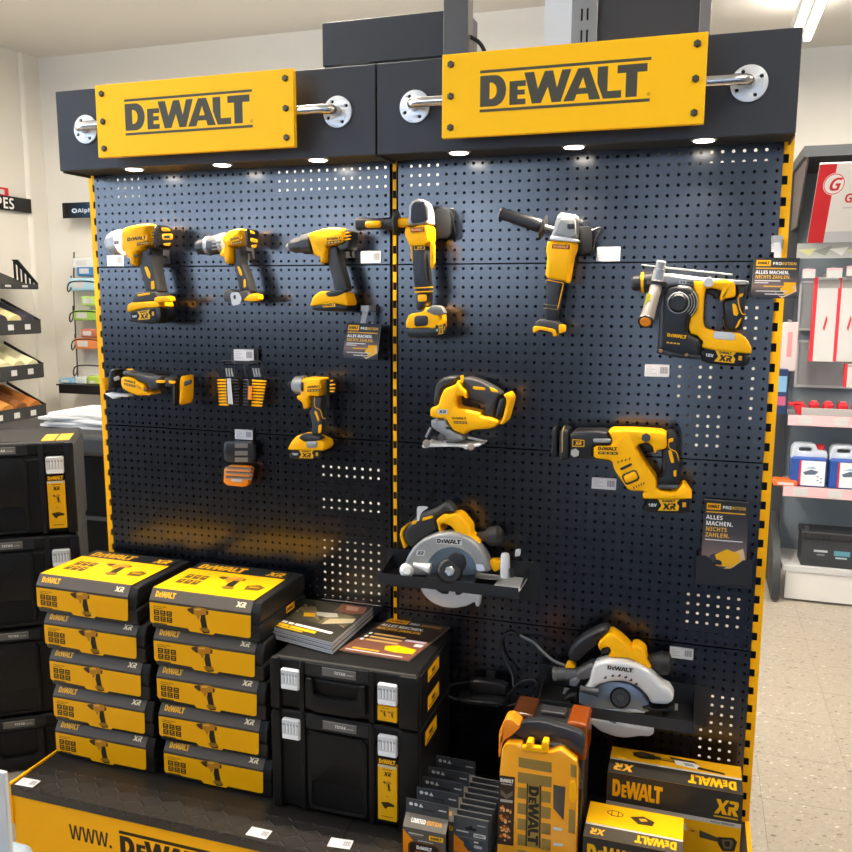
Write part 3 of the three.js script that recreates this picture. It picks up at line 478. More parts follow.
{ // jigsaw
  const T = tool('jigsaw', 'yellow jigsaw with silver shoe and no battery on the right bay', 'jigsaw', [415, 365, 7.745], 0.07, [300, 640]);
  T.ext('front_grip', [[143, 310], [150, 230], [165, 155], [190, 108], [240, 84], [330, 76], [352, 90], [322, 140], [240, 172], [210, 230], [195, 306]], 0.056, grey, { bevel: 0.008 });
  T.ext('body', [[122, 322], [190, 303], [210, 228], [240, 170], [330, 138], [352, 100], [385, 158], [420, 188], [424, 252], [390, 227], [350, 226], [335, 262], [345, 322], [430, 337], [530, 360], [540, 388], [620, 400], [692, 430], [655, 477], [600, 492], [500, 497], [410, 517], [405, 540], [310, 502], [255, 408], [122, 398]], 0.07, yellow, { bevel: 0.006 });
  T.ext('handle', [[348, 92], [420, 84], [520, 108], [620, 160], [698, 210], [665, 260], [642, 330], [628, 407], [540, 387], [562, 330], [550, 282], [420, 252], [418, 185], [380, 148]], 0.048, grey, { bevel: 0.007 });
  stripes(T, [[[448, 164], [540, 174], [546, 196], [448, 190]], [[572, 168], [630, 195], [642, 216], [588, 206]], [[345, 82], [372, 78], [380, 120], [362, 150]]], 0.0952);
  T.ext('battery_mount', [[662, 258], [715, 243], [718, 300], [692, 390], [660, 417], [624, 407], [640, 330]], 0.052, black);
  T.ext('battery_rail', [[698, 214], [740, 198], [778, 240], [772, 280], [722, 430], [690, 462], [658, 452], [692, 410], [730, 290], [726, 245]], 0.066, yellow, { bevel: 0.003 });
  T.ext('gear_case', [[128, 402], [258, 405], [317, 500], [407, 540], [412, 588], [260, 582], [225, 530], [128, 470]], 0.06, silver, { bevel: 0.006 });
  T.det('case_slot', [[232, 478], [292, 480], [284, 500], [232, 496]], 0.1012, 0.004, dark);
  T.det('case_rib', [[160, 410], [174, 410], [174, 480], [160, 478]], 0.1018, 0.004, pale); T.det('case_rib', [[222, 410], [234, 410], [240, 500], [226, 495]], 0.1018, 0.004, pale);
  T.ext('shoe', [[58, 612], [88, 572], [130, 562], [150, 592], [230, 592], [440, 602], [550, 586], [558, 606], [530, 622], [465, 636], [430, 656], [400, 628], [180, 612], [115, 628], [75, 636]], 0.075, whiteMetal, { bevel: 0.003 });
  T.rod('shoe_arm', [85, 560], [122, 485], [[0, 9], [1, 9]], silver, { dz: 0.03 }); T.rod('shoe_arm', [150, 545], [215, 590], [[0, 8], [1, 8]], dark, { dz: 0.032 }); T.rod('shoe_arm', [412, 562], [545, 590], [[0, 9], [1, 9]], silver, { dz: 0.028 });
  T.rod('roller_guide', [205, 560], [205, 560], [[0, 28], [1, 25]], M('#4a4642', 0.4, { metalness: 0.6 }), { za: 0.03, zb: 0.04 });
  for (const [u, v] of [[88, 606], [432, 634]]) T.rod('shoe_bolt', [u, v], [u, v], [[0, 28], [0.7, 28], [1, 22]], M('#8a7f74', 0.45, { metalness: 0.3 }), { za: 0.035, zb: 0.043, seg: 10 });
  T.det('shoe_slot', [[240, 592], [400, 600], [400, 608], [240, 602]], 0.1085, 0.003, dark, { bevel: 0, round: 0 }); T.det('shoe_slot', [[130, 555], [190, 575], [186, 590], [126, 572]], 0.108, 0.01, dark);
  T.quad('badge', [[175, 343], [254, 345], [252, 380], [175, 378]], 0.1056, LABELS.xrSilver);
  T.quad('lettering', [[285, 398], [402, 403], [402, 427], [285, 423]], 0.1056, LABELS.darkOnYellow);
  T.quad('spec_label', [[300, 434], [402, 438], [402, 456], [300, 452]], 0.1056, LABELS.spec);
  T.hook(300, 350, 0.05); T.hook(460, 430, 0.05);
}
{ // reciprocating saw
  const T = tool('reciprocating_saw', 'yellow reciprocating saw with black snout and battery', 'reciprocating saw', [545, 410, 5.68], 0.08, [690, 580]);
  T.ext('shoe', [[40, 112], [60, 80], [84, 84], [86, 270], [45, 262], [30, 240], [44, 200]], 0.05, black, { bevel: 0.004 });
  T.ext('boot', [[84, 112], [105, 84], [130, 88], [155, 100], [155, 272], [110, 287], [82, 282]], 0.075, dark, { bevel: 0.008 });
  T.wire('boot_line', [[110, 92, 0.112], [100, 130, 0.117], [98, 230, 0.117], [92, 280, 0.112]], 0.0014, M('#b89a40', 0.5));
  T.ext('gear_case', [[140, 98], [365, 98], [388, 150], [378, 190], [282, 186], [282, 262], [380, 272], [392, 302], [230, 274], [145, 272]], 0.072, charcoal, { bevel: 0.008 });
  T.det('case_strip', [[272, 162], [376, 164], [372, 186], [275, 184]], 0.118, 0.01, pale);
  T.quad('badge', [[153, 163], [226, 168], [226, 212], [153, 210]], 0.1168, LABELS.xrBadge);
  T.ext('body', [[358, 94], [500, 94], [692, 107], [697, 200], [642, 216], [627, 236], [616, 190], [590, 166], [540, 176], [523, 196], [540, 232], [582, 310], [632, 380], [640, 450], [742, 470], [788, 408], [834, 478], [832, 505], [562, 505], [557, 470], [583, 457], [480, 452], [438, 390], [398, 330], [382, 272], [278, 262], [278, 186], [375, 190], [388, 150]], 0.074, yellow, { bevel: 0.005 });
  for (let i = 0; i < 4; i++) T.det('vent_slot', [[412 + i * 22, 298 - i * 6], [420 + i * 22, 296 - i * 6], [416 + i * 22, 310 - i * 6], [410 + i * 22, 311 - i * 6]].map(([u, v]) => [u, v - 8]), 0.1178, 0.003, dark, { bevel: 0, round: 0 });
  T.det('vent_bar', [[425, 330], [490, 300], [496, 315], [430, 346]], 0.1185, 0.006, dark);
  T.det('lever_frame', [[430, 370], [515, 335], [542, 395], [460, 432]], 0.1185, 0.006, dark); T.det('lever', [[444, 376], [510, 347], [530, 388], [460, 418]], 0.1205, 0.006, yellow);
  for (let i = 0; i < 5; i++) T.det('vent_slot', [[500 + i * 14, 436 - i * 6], [506 + i * 14, 434 - i * 6], [510 + i * 14, 446 - i * 6], [504 + i * 14, 448 - i * 6]], 0.1178, 0.003, dark, { bevel: 0, round: 0 });
  T.ext('trigger', [[528, 182], [580, 166], [617, 190], [617, 237], [600, 242], [558, 216]], 0.03, dark);
  T.ext('handle', [[690, 106], [735, 108], [765, 170], [762, 270], [766, 310], [772, 390], [740, 452], [640, 442], [640, 378], [668, 370], [662, 214], [690, 204]], 0.05, black, { bevel: 0.008 });
  stripes(T, [[[698, 230], [718, 228], [736, 300], [715, 302]], [[730, 345], [748, 340], [746, 380], [730, 377]], [[700, 165], [730, 158], [728, 180], [702, 186]]], 0.1065);
  T.wire('handle_line', [[702, 180, 0.105], [705, 215, 0.106], [745, 240, 0.106], [760, 285, 0.105]], 0.0012, yellow);
  T.det('latch', [[640, 425], [760, 425], [755, 448], [640, 448]], 0.106, 0.01, M('#4b4b4d', 0.3));
  const b = T.ext('battery', [[558, 506], [832, 506], [828, 570], [790, 582], [590, 577], [562, 555]], 0.074, black);
  T.quad('battery_label', [[575, 508], [822, 508], [820, 574], [578, 570]], 0.1178, LABELS.battery, b);
  T.quad('lettering', [[298, 204], [414, 208], [414, 236], [298, 232]], 0.1178, LABELS.darkOnYellow);
  T.quad('spec_label', [[302, 236], [414, 240], [414, 254], [302, 250]], 0.1178, LABELS.spec);
  for (const [u, v, c] of [[170, 244, pale], [574, 157, grey]]) T.rod('security_tag', [u, v], [u, v], [[0, 26], [1, 24]], c, { za: 0.034, zb: 0.041, seg: 6 });
  T.hook(640, 200, 0.06); T.hook(300, 200, 0.05);
}
{ // impact driver
  const T = tool('impact_driver', 'compact yellow impact driver with battery, low on the left bay beside the centre upright', 'impact driver', [280, 365, 8.114], 0.07, [240, 770]);
  T.rod('bit_holder', [66, 160], [120, 162], [[0, 14], [0.3, 26], [0.5, 22], [1, 36]], charcoal);
  T.rod('nose', [112, 163], [205, 165], [[0, 46], [0.2, 64], [1, 74]], silver);
  T.ext('motor_housing', [[188, 108], [230, 90], [380, 98], [398, 108], [380, 252], [265, 242], [264, 340], [215, 362], [198, 300], [148, 272], [138, 242], [190, 235]], 0.064, yellow, { bevel: 0.006 });
  T.det('bumper', [[165, 140], [187, 140], [187, 216], [168, 216]], 0.105, 0.02, dark, { bevel: 0.002 });
  T.ext('rear_cap', [[388, 104], [430, 128], [447, 190], [432, 242], [378, 254]], 0.062, dark);
  stripes(T, [[[405, 125], [425, 122], [428, 132], [406, 136]], [[402, 155], [442, 152], [444, 166], [402, 168]], [[402, 182], [444, 182], [444, 196], [402, 196]], [[402, 208], [440, 210], [436, 222], [402, 220]]], 0.1022);
  T.ext('handle', [[268, 246], [380, 248], [368, 330], [378, 430], [372, 570], [268, 570], [275, 480], [238, 370], [262, 345]], 0.042, grey);
  stripes(T, [[[275, 375], [296, 372], [318, 440], [310, 466]], [[310, 490], [335, 480], [330, 550], [308, 556]]], 0.0922);
  T.wire('handle_line', [[283, 250, 0.092], [284, 340, 0.092], [325, 365, 0.092], [350, 432, 0.0915], [370, 434, 0.091]], 0.0011, yellow);
  T.ext('battery_top', [[73, 667], [110, 598], [165, 543], [270, 543], [350, 578], [415, 608], [432, 660], [402, 702], [270, 692], [78, 684]], 0.068, yellow);
  T.det('foot_insert', [[148, 592], [180, 560], [330, 588], [326, 612], [200, 627]], 0.106, 0.03, dark, { bevel: 0.002 });
  T.det('latch', [[210, 620], [300, 620], [296, 672], [216, 676]], 0.107, 0.02, silver, { bevel: 0.002 });
  const b = T.ext('battery', [[78, 690], [170, 688], [320, 690], [372, 700], [367, 742], [310, 772], [95, 757]], 0.066, black);
  T.quad('battery_label', [[86, 692], [330, 692], [328, 762], [92, 752]], 0.1042, LABELS.battery, b);
  T.quad('lettering', [[220, 165], [332, 160], [332, 186], [220, 192]], 0.1028, LABELS.darkOnYellow);
  T.quad('spec_label', [[222, 198], [325, 194], [325, 212], [222, 218]], 0.1028, LABELS.spec);
  T.det('trigger', [[192, 300], [206, 300], [216, 355], [200, 350]], 0.088, 0.03, dark);
  T.hook(330, 300);
}
{ // oscillating multi tool
  const T = tool('oscillating_tool', 'slim yellow oscillating multi tool with flat silver blade, lying across the left bay', 'multi tool', [95, 355, 7.745], 0.07, [400, 380]);
  T.ext('head', [[108, 205], [130, 120], [160, 98], [228, 108], [218, 200], [202, 252], [150, 272], [104, 270]], 0.06, charcoal, { bevel: 0.008 });
  T.det('head_badge', [[140, 175], [180, 160], [190, 190], [150, 205]], 0.1016, 0.006, pale);
  T.ext('depth_guide', [[88, 275], [105, 180], [125, 165], [134, 230], [126, 272]], 0.05, yellow, { bevel: 0.003 });
  T.ext('saw_blade', [[78, 290], [130, 290], [300, 306], [292, 326], [220, 316], [160, 342], [130, 322]], 0.03, whiteMetal, { bevel: 0.001 });
  T.ext('body', [[210, 155], [320, 163], [372, 198], [432, 218], [452, 284], [512, 296], [492, 312], [380, 318], [298, 292], [223, 256], [207, 212]], 0.06, yellow, { bevel: 0.007 });
  T.ext('top_grip', [[222, 108], [330, 128], [400, 138], [470, 158], [562, 158], [575, 200], [545, 272], [470, 277], [450, 222], [370, 202], [330, 165], [218, 152]], 0.054, grey, { bevel: 0.007 });
  stripes(T, [[[470, 195], [545, 198], [535, 218], [472, 215]], [[565, 198], [620, 205], [612, 224], [575, 220]], [[240, 106], [292, 108], [290, 118], [242, 116]]], 0.0985);
  T.ext('arm', [[540, 163], [642, 178], [655, 252], [555, 245]], 0.044, grey);
  T.ext('battery_mount', [[622, 240], [668, 190], [674, 372], [636, 397], [618, 372]], 0.052, black, { bevel: 0.004 });
  T.ext('battery_rail', [[664, 175], [722, 146], [758, 175], [758, 347], [692, 387], [664, 382]], 0.062, yellow, { bevel: 0.005 });
  T.det('rail_recess', [[690, 205], [742, 190], [744, 220], [690, 245]], 0.1022, 0.006, dark);
  T.det('power_button', [[372, 255], [395, 250], [402, 278], [378, 286]], 0.1022, 0.006, M('#6b3a10', 0.5));
  T.quad('lettering', [[226, 182], [318, 205], [316, 228], [226, 206]], 0.1005, LABELS.darkOnYellow);
  T.quad('spec_label', [[226, 214], [314, 236], [312, 252], [226, 230]], 0.1005, LABELS.spec);
  T.hook(300, 230, 0.05); T.hook(560, 210, 0.05);
}
// ---- circular saws standing on slotted trays
function tray(label, cx, y, hw, depth, slot) {
  const t = thing('tool_tray', label, 'tray', [cx, y, 0], 'black metal saw trays');
  part('bottom', slab([[-hw, 0], [hw, 0], [hw, depth], [-hw, depth]], -0.0015, 0, 0, { round: 0, holes: [[[slot[0], slot[2]], [slot[1], slot[2]], [slot[1], slot[3]], [slot[0], slot[3]]]] }).rotateX(Math.PI / 2).scale(1, 1, 1), dark, t);
  part('front_lip', box(-hw, hw, -0.004, 0.026, depth, depth + 0.0015), M('#26282b', 0.35), t);
  part('back_plate', box(-hw - 0.02, hw + 0.035, -0.055, 0.06, 0.0004, 0.002), M('#1d1f22', 0.4), t);
  for (const s of [-1, 1]) part('end_plate', slab([[0, -0.002], [depth, -0.002], [depth, 0.012], [0, 0.045]], -0.0008, 0.0008, 0, { round: 0 }).rotateY(-Math.PI / 2).translate(s * hw, 0, 0), dark, t);
  return t;
}
tray('black slotted tray holding the cordless circular saw near the centre upright', 0.195, 0.772, 0.2, 0.125, [-0.1, 0.11, 0.05, 0.105]);
tray('black slotted tray holding the corded circular saw low on the right bay', 0.655, 0.478, 0.2, 0.145, [-0.12, 0.12, 0.05, 0.12]);
const arc = (cx, cy, r, a0, a1, n) => Array.from({ length: n + 1 }, (_, i) => { const a = (a0 + (a1 - a0) * i / n) * Math.PI / 180; return [cx + r * Math.cos(a), cy - r * Math.sin(a)]; });
{
  const T = tool('circular_saw', 'cordless circular saw with silver blade guard and no battery, standing on the upper tray', 'circular saw', [370, 490, 4.733], 0.07, [400, 405]);
  const cx = 375, cy = 392;
  T.ext('blade_guard', [...arc(cx, cy, 208, 2, 178, 22).map(([u, v], i) => [u - (i > 14 ? 8 : 0), v]), [200, 404], [260, 404], [500, 404]], 0.046, silver, { bevel: 0.008, round: 1, dz: 0.01 });
  T.det('guard_window', [...arc(385, 392, 122, 0, 180, 18), [300, 404], [470, 404]], 0.1055, 0.01, blade, { bevel: 0.002, round: 1 });
  T.det('window_edge', [...arc(385, 392, 130, 5, 175, 18), ...arc(385, 392, 122, 175, 5, 18)], 0.1065, 0.006, pale, { bevel: 0, round: 0 });
  const [sc] = T.lay([[380, 398]], 0.072);
  part('saw_disc', lathe3([...sc, 0.069], [...sc, 0.0715], [[0, 112 * T.unit], [1, 112 * T.unit]], 48), blade, T.g);
  T.det('gear_boss', [[372, 312], [400, 293], [445, 310], [455, 355], [430, 402], [350, 406], [335, 370], [352, 335]], 0.112, 0.02, charcoal, { bevel: 0.004 });
  const nut = T.rod('arbor', [378, 384], [378.5, 384], [[0, 58], [0.8, 52], [1, 44]], black, { za: 0.035, zb: 0.052, seg: 28 });
  T.rod('arbor_bolt', [378, 384], [378.5, 384], [[0, 24], [0.7, 22], [1, 14]], steel, { za: 0.052, zb: 0.058, seg: 6, parent: nut });
  T.ext('lower_guard', [[236, 452], [262, 498], [300, 532], [350, 554], [410, 560], [465, 548], [503, 526], [508, 550], [524, 553], [532, 490], [505, 488], [440, 452], [340, 446]], 0.026, whiteMetal, { bevel: 0.004, round: 1 });
  T.det('guard_opening', [[298, 452], [374, 458], [372, 494], [340, 492], [312, 474]], 0.0845, 0.003, charcoal); T.det('guard_opening', [[402, 466], [442, 486], [420, 499], [404, 496]], 0.0845, 0.003, charcoal);
  T.ext('handle', [[316, 124], [355, 94], [388, 99], [420, 92], [442, 105], [490, 166], [490, 210], [522, 226], [542, 252], [515, 258], [490, 227], [420, 197], [395, 160], [355, 142], [338, 152], [336, 176], [352, 184], [336, 188], [322, 150]], 0.056, yellow, { bevel: 0.004, dz: -0.012 });
  T.ext('grip', [[152, 198], [190, 150], [226, 113], [330, 73], [366, 43], [388, 50], [424, 92], [372, 98], [322, 126], [332, 182], [270, 217], [200, 277], [178, 252]], 0.05, grey, { bevel: 0.009, dz: -0.012 });
  T.ext('battery_rail', [[143, 202], [158, 165], [190, 149], [188, 166], [166, 190], [162, 206], [193, 270], [180, 278]], 0.056, yellow, { bevel: 0.002, dz: -0.012 });
  stripes(T, [[[248, 132], [296, 120], [298, 132], [246, 148]], [[196, 152], [224, 142], [218, 160], [198, 166]]], 0.0855);
  T.det('paper_tag', [[222, 78], [255, 76], [278, 82], [240, 108], [232, 148], [222, 146]], 0.088, 0.001, white, { bevel: 0 });
  T.rod('front_knob', [510, 222], [628, 216], [[0, 20], [0.3, 24], [0.5, 42], [0.85, 44], [1, 26]], grey, { dz: -0.02 });
  T.ext('shoe_bracket', [[560, 318], [640, 322], [632, 368], [590, 390]], 0.03, yellow, { bevel: 0.003 });
  T.rod('bevel_clamp', [640, 300], [640, 412], [[0, 14], [0.1, 19], [1, 22]], whiteMetal, { dz: 0.02 }); T.rod('wing_screw', [668, 372], [672, 412], [[0, 9], [1, 9]], dark, { dz: 0.03 });
  T.det('paper_tag', [[690, 280], [714, 278], [711, 312], [684, 316]], 0.06, 0.001, white, { bevel: 0 });
  { const [[x0, yb], [x1]] = T.lay([[150, 405], [720, 405]], 0.09); part('shoe_plate', rbox(x0, x1, yb + 0.001, yb + 0.005, 0.012, 0.048, 0.001), whiteMetal, T.g); part('shoe_plate', rbox(x1 - 0.075, x1, yb + 0.001, yb + 0.005, 0.048, 0.118, 0.001), whiteMetal, T.g); }
  T.rod('guard_lever', [285, 372], [205, 352], [[0, 22], [0.5, 14], [1, 8]], whiteMetal, { dz: 0.045 }); T.rod('guard_knob', [175, 380], [176, 380], [[0, 34], [0.7, 32], [1, 18]], whiteMetal, { za: 0.02, zb: 0.045, seg: 12 });
  T.quad('lettering', [[314, 226], [434, 232], [434, 262], [314, 254]], 0.1046, LABELS.darkOnSilver);
  T.quad('badge', [[222, 284], [262, 286], [256, 312], [218, 310]], 0.1046, LABELS.xrSilver);
  T.det('info_label', [[500, 350], [535, 355], [545, 384], [505, 382]], 0.108, 0.0015, M('#c8d0e0', 0.4), { bevel: 0 });
}
{
  const T = tool('circular_saw', 'corded circular saw with white blade guard and black arbor, standing on the lower tray', 'circular saw', [530, 610, 5.01], 0.075, [450, 500]);
  T.ext('blade_guard', [[312, 272], [330, 240], [390, 222], [470, 225], [550, 250], [612, 290], [662, 358], [700, 378], [722, 420], [716, 450], [690, 472], [610, 467], [588, 420], [545, 370], [480, 340], [410, 340], [340, 362], [300, 412], [262, 402], [298, 340]], 0.05, whiteMetal, { bevel: 0.007, dz: 0.01 });
  T.ext('side_cover', [[232, 296], [308, 243], [332, 248], [348, 290], [292, 347], [232, 347]], 0.05, M('#5d5d5c', 0.45), { bevel: 0.005 });
  T.ext('saw_body', [[248, 398], [310, 388], [345, 358], [410, 338], [500, 350], [560, 400], [600, 470], [600, 512], [420, 505], [246, 470]], 0.026, M('#93a0ae', 0.35, { metalness: 0.5 }), { bevel: 0.003 });
  T.ext('lower_cover', [[320, 470], [400, 478], [520, 470], [590, 515], [330, 500]], 0.04, whiteMetal, { bevel: 0.004 });
  for (const [u, v] of [[375, 338], [412, 328], [446, 328], [478, 336], [504, 350], [530, 370]]) T.det('vent_slot', [[u - 8, v + 6], [u + 6, v - 7], [u + 9, v + 6]], 0.1122, 0.002, black, { bevel: 0, round: 0 });
  const nut = T.rod('arbor', [452, 440], [452.5, 440], [[0, 50], [0.8, 48], [1, 40]], black, { za: 0.01, zb: 0.034, seg: 32 });
  T.rod('arbor_bolt', [452, 440], [452.5, 440], [[0, 22], [1, 20]], dark, { za: 0.034, zb: 0.038, seg: 6, parent: nut });
  T.ext('lower_guard', [[278, 523], [350, 536], [440, 556], [600, 584], [618, 578], [622, 616], [600, 632], [560, 629], [480, 641], [420, 631], [350, 601], [308, 560]], 0.022, whiteMetal, { bevel: 0.004, round: 1, dz: 0.004 });
  T.det('guard_opening', [[375, 540], [440, 552], [430, 572], [400, 562]], 0.0915, 0.003, M('#7e868e', 0.4));
  T.ext('grip', [[188, 218], [215, 160], [270, 110], [350, 68], [390, 60], [408, 80], [352, 130], [342, 162], [290, 207], [242, 262], [198, 258]], 0.05, charcoal, { bevel: 0.01, dz: -0.01 });
  T.ext('handle', [[404, 78], [470, 130], [515, 186], [512, 163], [542, 158], [582, 190], [587, 245], [612, 280], [600, 292], [560, 262], [500, 228], [392, 223], [410, 190], [400, 164], [366, 170], [355, 190], [340, 157], [350, 128]], 0.056, yellow, { bevel: 0.004, dz: -0.01 });
  T.ext('trigger', [[368, 174], [400, 166], [412, 186], [396, 216], [352, 220]], 0.03, dark, { bevel: 0.003, dz: -0.01 });
  T.rod('dust_port', [118, 320], [240, 320], [[0, 34], [0.1, 36], [0.15, 32], [0.5, 32], [0.55, 36], [1, 34]], M('#626262', 0.4), { dz: -0.012 });
  T.ext('port_bracket', [[174, 290], [184, 254], [205, 248], [228, 262], [232, 292]], 0.03, yellow, { bevel: 0.003, dz: -0.012 });
  T.rod('lock_lever', [250, 394], [345, 414], [[0, 16], [0.8, 19], [1, 25]], M('#3f4145', 0.35), { dz: 0.04 }); T.det('lever_nut', [[196, 358], [245, 340], [252, 352], [230, 385], [200, 380]], 0.1, 0.02, M('#707276', 0.4));
  T.ext('motor', [[210, 385], [250, 385], [245, 462], [180, 450], [170, 420]], 0.05, black, { bevel: 0.006, dz: -0.02 });
  T.rod('front_knob', [588, 252], [708, 272], [[0, 26], [0.25, 40], [0.6, 58], [0.9, 52], [1, 30]], charcoal, { dz: -0.014 });
  T.ext('front_clamp', [[556, 468], [600, 446], [616, 470], [690, 468], [694, 448], [722, 452], [726, 508], [620, 506]], 0.05, black, { bevel: 0.004 });
  { const [[x0, yb], [x1]] = T.lay([[160, 478], [740, 478]], 0.05); part('shoe_plate', rbox(x0, x1, 0.4785 - T.g.position.y + LIFT, 0.4825 - T.g.position.y + LIFT, 0.01, 0.045, 0.001), pale, T.g); }
  T.wire('power_cord', [[185, 282, 0.06], [120, 255, 0.06], [60, 205, 0.05], [20, 165, 0.03], [-25, 140, 0.012], [-48, 128, 0.006]], 0.0042, M('#6a6a6a', 0.4));
  T.quad('lettering', [[384, 272], [522, 290], [518, 318], [384, 300]], 0.111, LABELS.darkOnSilver);
}
// ---- small things hung on the wall
function priceTag(label, x0, y0, x1, y1, z = 0.0) {
  const a = onPlane(x0, y0, z), b = onPlane(x1, y1, z), w = (b[0] - a[0]) / 2, h = (a[1] - b[1]) / 2;
  const t = thing('price_tag', label, 'price tag', [(a[0] + b[0]) / 2, (a[1] + b[1]) / 2, z], 'white price tags');
  part('card', box(-w, w, -h, h, 0.0004, 0.0016), white, t);
  part('print', quadGeo([[-w, h, 0.0018], [w, h, 0.0018], [w, -h, 0.0018], [-w, -h, 0.0018]]), LABELS.tag, t);
}
priceTag('white price tag below the nose of the impact wrench', 107, 255, 124, 266);
priceTag('white price tag right of the slim-battery drill', 361, 251, 381, 263);
priceTag('white price tag right of the grinder without battery', 597, 247, 620, 261);
priceTag('white price tag below the rotary hammer', 645, 364, 669, 377);
priceTag('white price tag below the reciprocating saw', 592, 477, 616, 490);
priceTag('white price tag right of the corded circular saw', 670, 646, 693, 660);
priceTag('white price tag above the two bit holders', 234, 349, 254, 361, 0.02);
priceTag('white price tag above the open bit case', 235, 429, 253, 440, 0.01);
priceTag('narrow white tag at the right edge of the wall above the promotion card', 772, 237, 782, 252);
function deckTag(label, x, z, turn) {
  const t = thing('price_tag', label, 'price tag', [x, 0.17, z], 'price tags lying on the base shelf'); t.rotation.y = turn;
  part('card', box(-0.03, 0.03, 0.0003, 0.0012, -0.018, 0.018), white, t);
  part('print', quadGeo([[-0.03, 0.0014, -0.018], [0.03, 0.0014, -0.018], [0.03, 0.0014, 0.018], [-0.03, 0.0014, 0.018]]), LABELS.tag, t);
}
deckTag('white tag lying on the left front corner of the base shelf', -0.962, 0.455, 0.05);
deckTag('white tag lying on the base shelf edge before the right drill case stack', -0.215, 0.452, 0);
deckTag('white tag lying on the base shelf edge before the stacked tool boxes', 0.005, 0.425, 0.1);
{ // two bit holders on a hook card
  const T = tool('hook_card', 'small black hook card carrying the two bit holders', 'hook card', [210, 340, 5.32], 0.012, [180, 120]);
  T.det('card', [[110, 48], [255, 45], [258, 128], [112, 128]], 0.012, 0.002, dark, { bevel: 0, round: 0 });
  const [p, q] = T.lay([[90, 130], [215, 130]], 0.03);
  for (const s of [p, q]) part('peg', box(s[0] - 0.002, s[0] + 0.002, s[1] - 0.002, s[1] + 0.002, 0.001, 0.05), black, T.g);
}
for (const [x, lab, flip] of [[0, 'bit holder with gold bits on its left side and a white middle strip', false], [1, 'bit holder with gold bits on its right side and an orange middle strip', true]]) {
  const T = tool('bit_holder', lab, 'bit set', [210, 340, 5.32], 0.045, flip ? [235, 355] : [90, 345], 'bit holders on the hook card');
  const o = flip ? 145 : 0;
  T.wire('clip', [[50 + o, 195], [44 + o, 125], [85 + o, 112], [128 + o, 118], [134 + o, 195]], 0.0022, black);
  for (let i = 0; i < 3; i++) T.rod('bit_tip', [85 + o + i * 14, 150], [94 + o + i * 14, 195], [[0, 4], [1, 5]], silver);
  T.ext('rail', flip ? [[200, 208], [226, 208], [222, 348], [196, 345]] : [[86, 203], [112, 203], [124, 345], [92, 342]], 0.02, charcoal, { bevel: 0.002, round: 1 });
  T.det('strip', flip ? [[204, 245], [224, 245], [221, 318], [201, 316]] : [[90, 205], [110, 205], [122, 342], [96, 340]], 0.0562, 0.001, flip ? orange : white, { bevel: 0, round: 0 });
  for (let i = 0; i < 9; i++) {
    const y = 214 + i * 16.2, k = i * 1.2;
    const L = flip ? [[178 - k * 0.2, y], [202 - k * 0.4, y + 1]] : [[40 + k, y], [90 + k * 0.8, y]], R = flip ? [[226 - k * 0.4, y + 3], [300 - k * 2.4, y + 6]] : [[112 + k, y], [152 + k * 0.4, y]];
    T.rod('bit', ...L, [[0, 4], [0.4, 5.5], [1, 5.5]], flip ? black : yellow); T.rod('bit', ...R, [[0, 5.5], [0.6, 5.5], [1, 4]], flip ? yellow : black);
  }
}
{ // open bit case
  const T = tool('bit_case', 'small open bit case with clear dark lid and orange tray', 'bit case', [210, 340, 5.32], 0.03, [155, 780]);
  T.ext('lid', [[74, 545], [90, 533], [228, 536], [243, 548], [248, 652], [72, 650]], 0.02, M('#2e2e30', 0.2), { bevel: 0.003, round: 1 });
  for (const v of [550, 590, 625]) T.det('lid_card', [[132, v], [200, v], [200, v + 24], [132, v + 24]], 0.041, 0.001, M('#6d675c', 0.5), { bevel: 0, round: 0 });
  T.ext('tray', [[78, 660], [238, 668], [226, 735], [210, 785], [72, 770]], 0.026, orange, { bevel: 0.003, round: 1 });
  for (let r = 0; r < 3; r++) { T.det('bit_row', [[84, 672 + r * 25], [226, 680 + r * 25], [226, 690 + r * 25], [84, 682 + r * 25]], 0.0445, 0.002, M('#3c1f08', 0.6), { bevel: 0, round: 0 }); for (let i = 0; i < 10; i++) T.rod('bit', [90 + i * 14, 676 + r * 25 + i * 0.8], [90 + i * 14, 686 + r * 25 + i * 0.8], [[0, 4], [1, 4]], pale, { dz: 0.0145 }); }
  T.det('tray_label', [[115, 738], [170, 741], [168, 755], [114, 752]], 0.0445, 0.002, paper, { bevel: 0, round: 0 });
  T.hook(160, 600, 0.025);
}
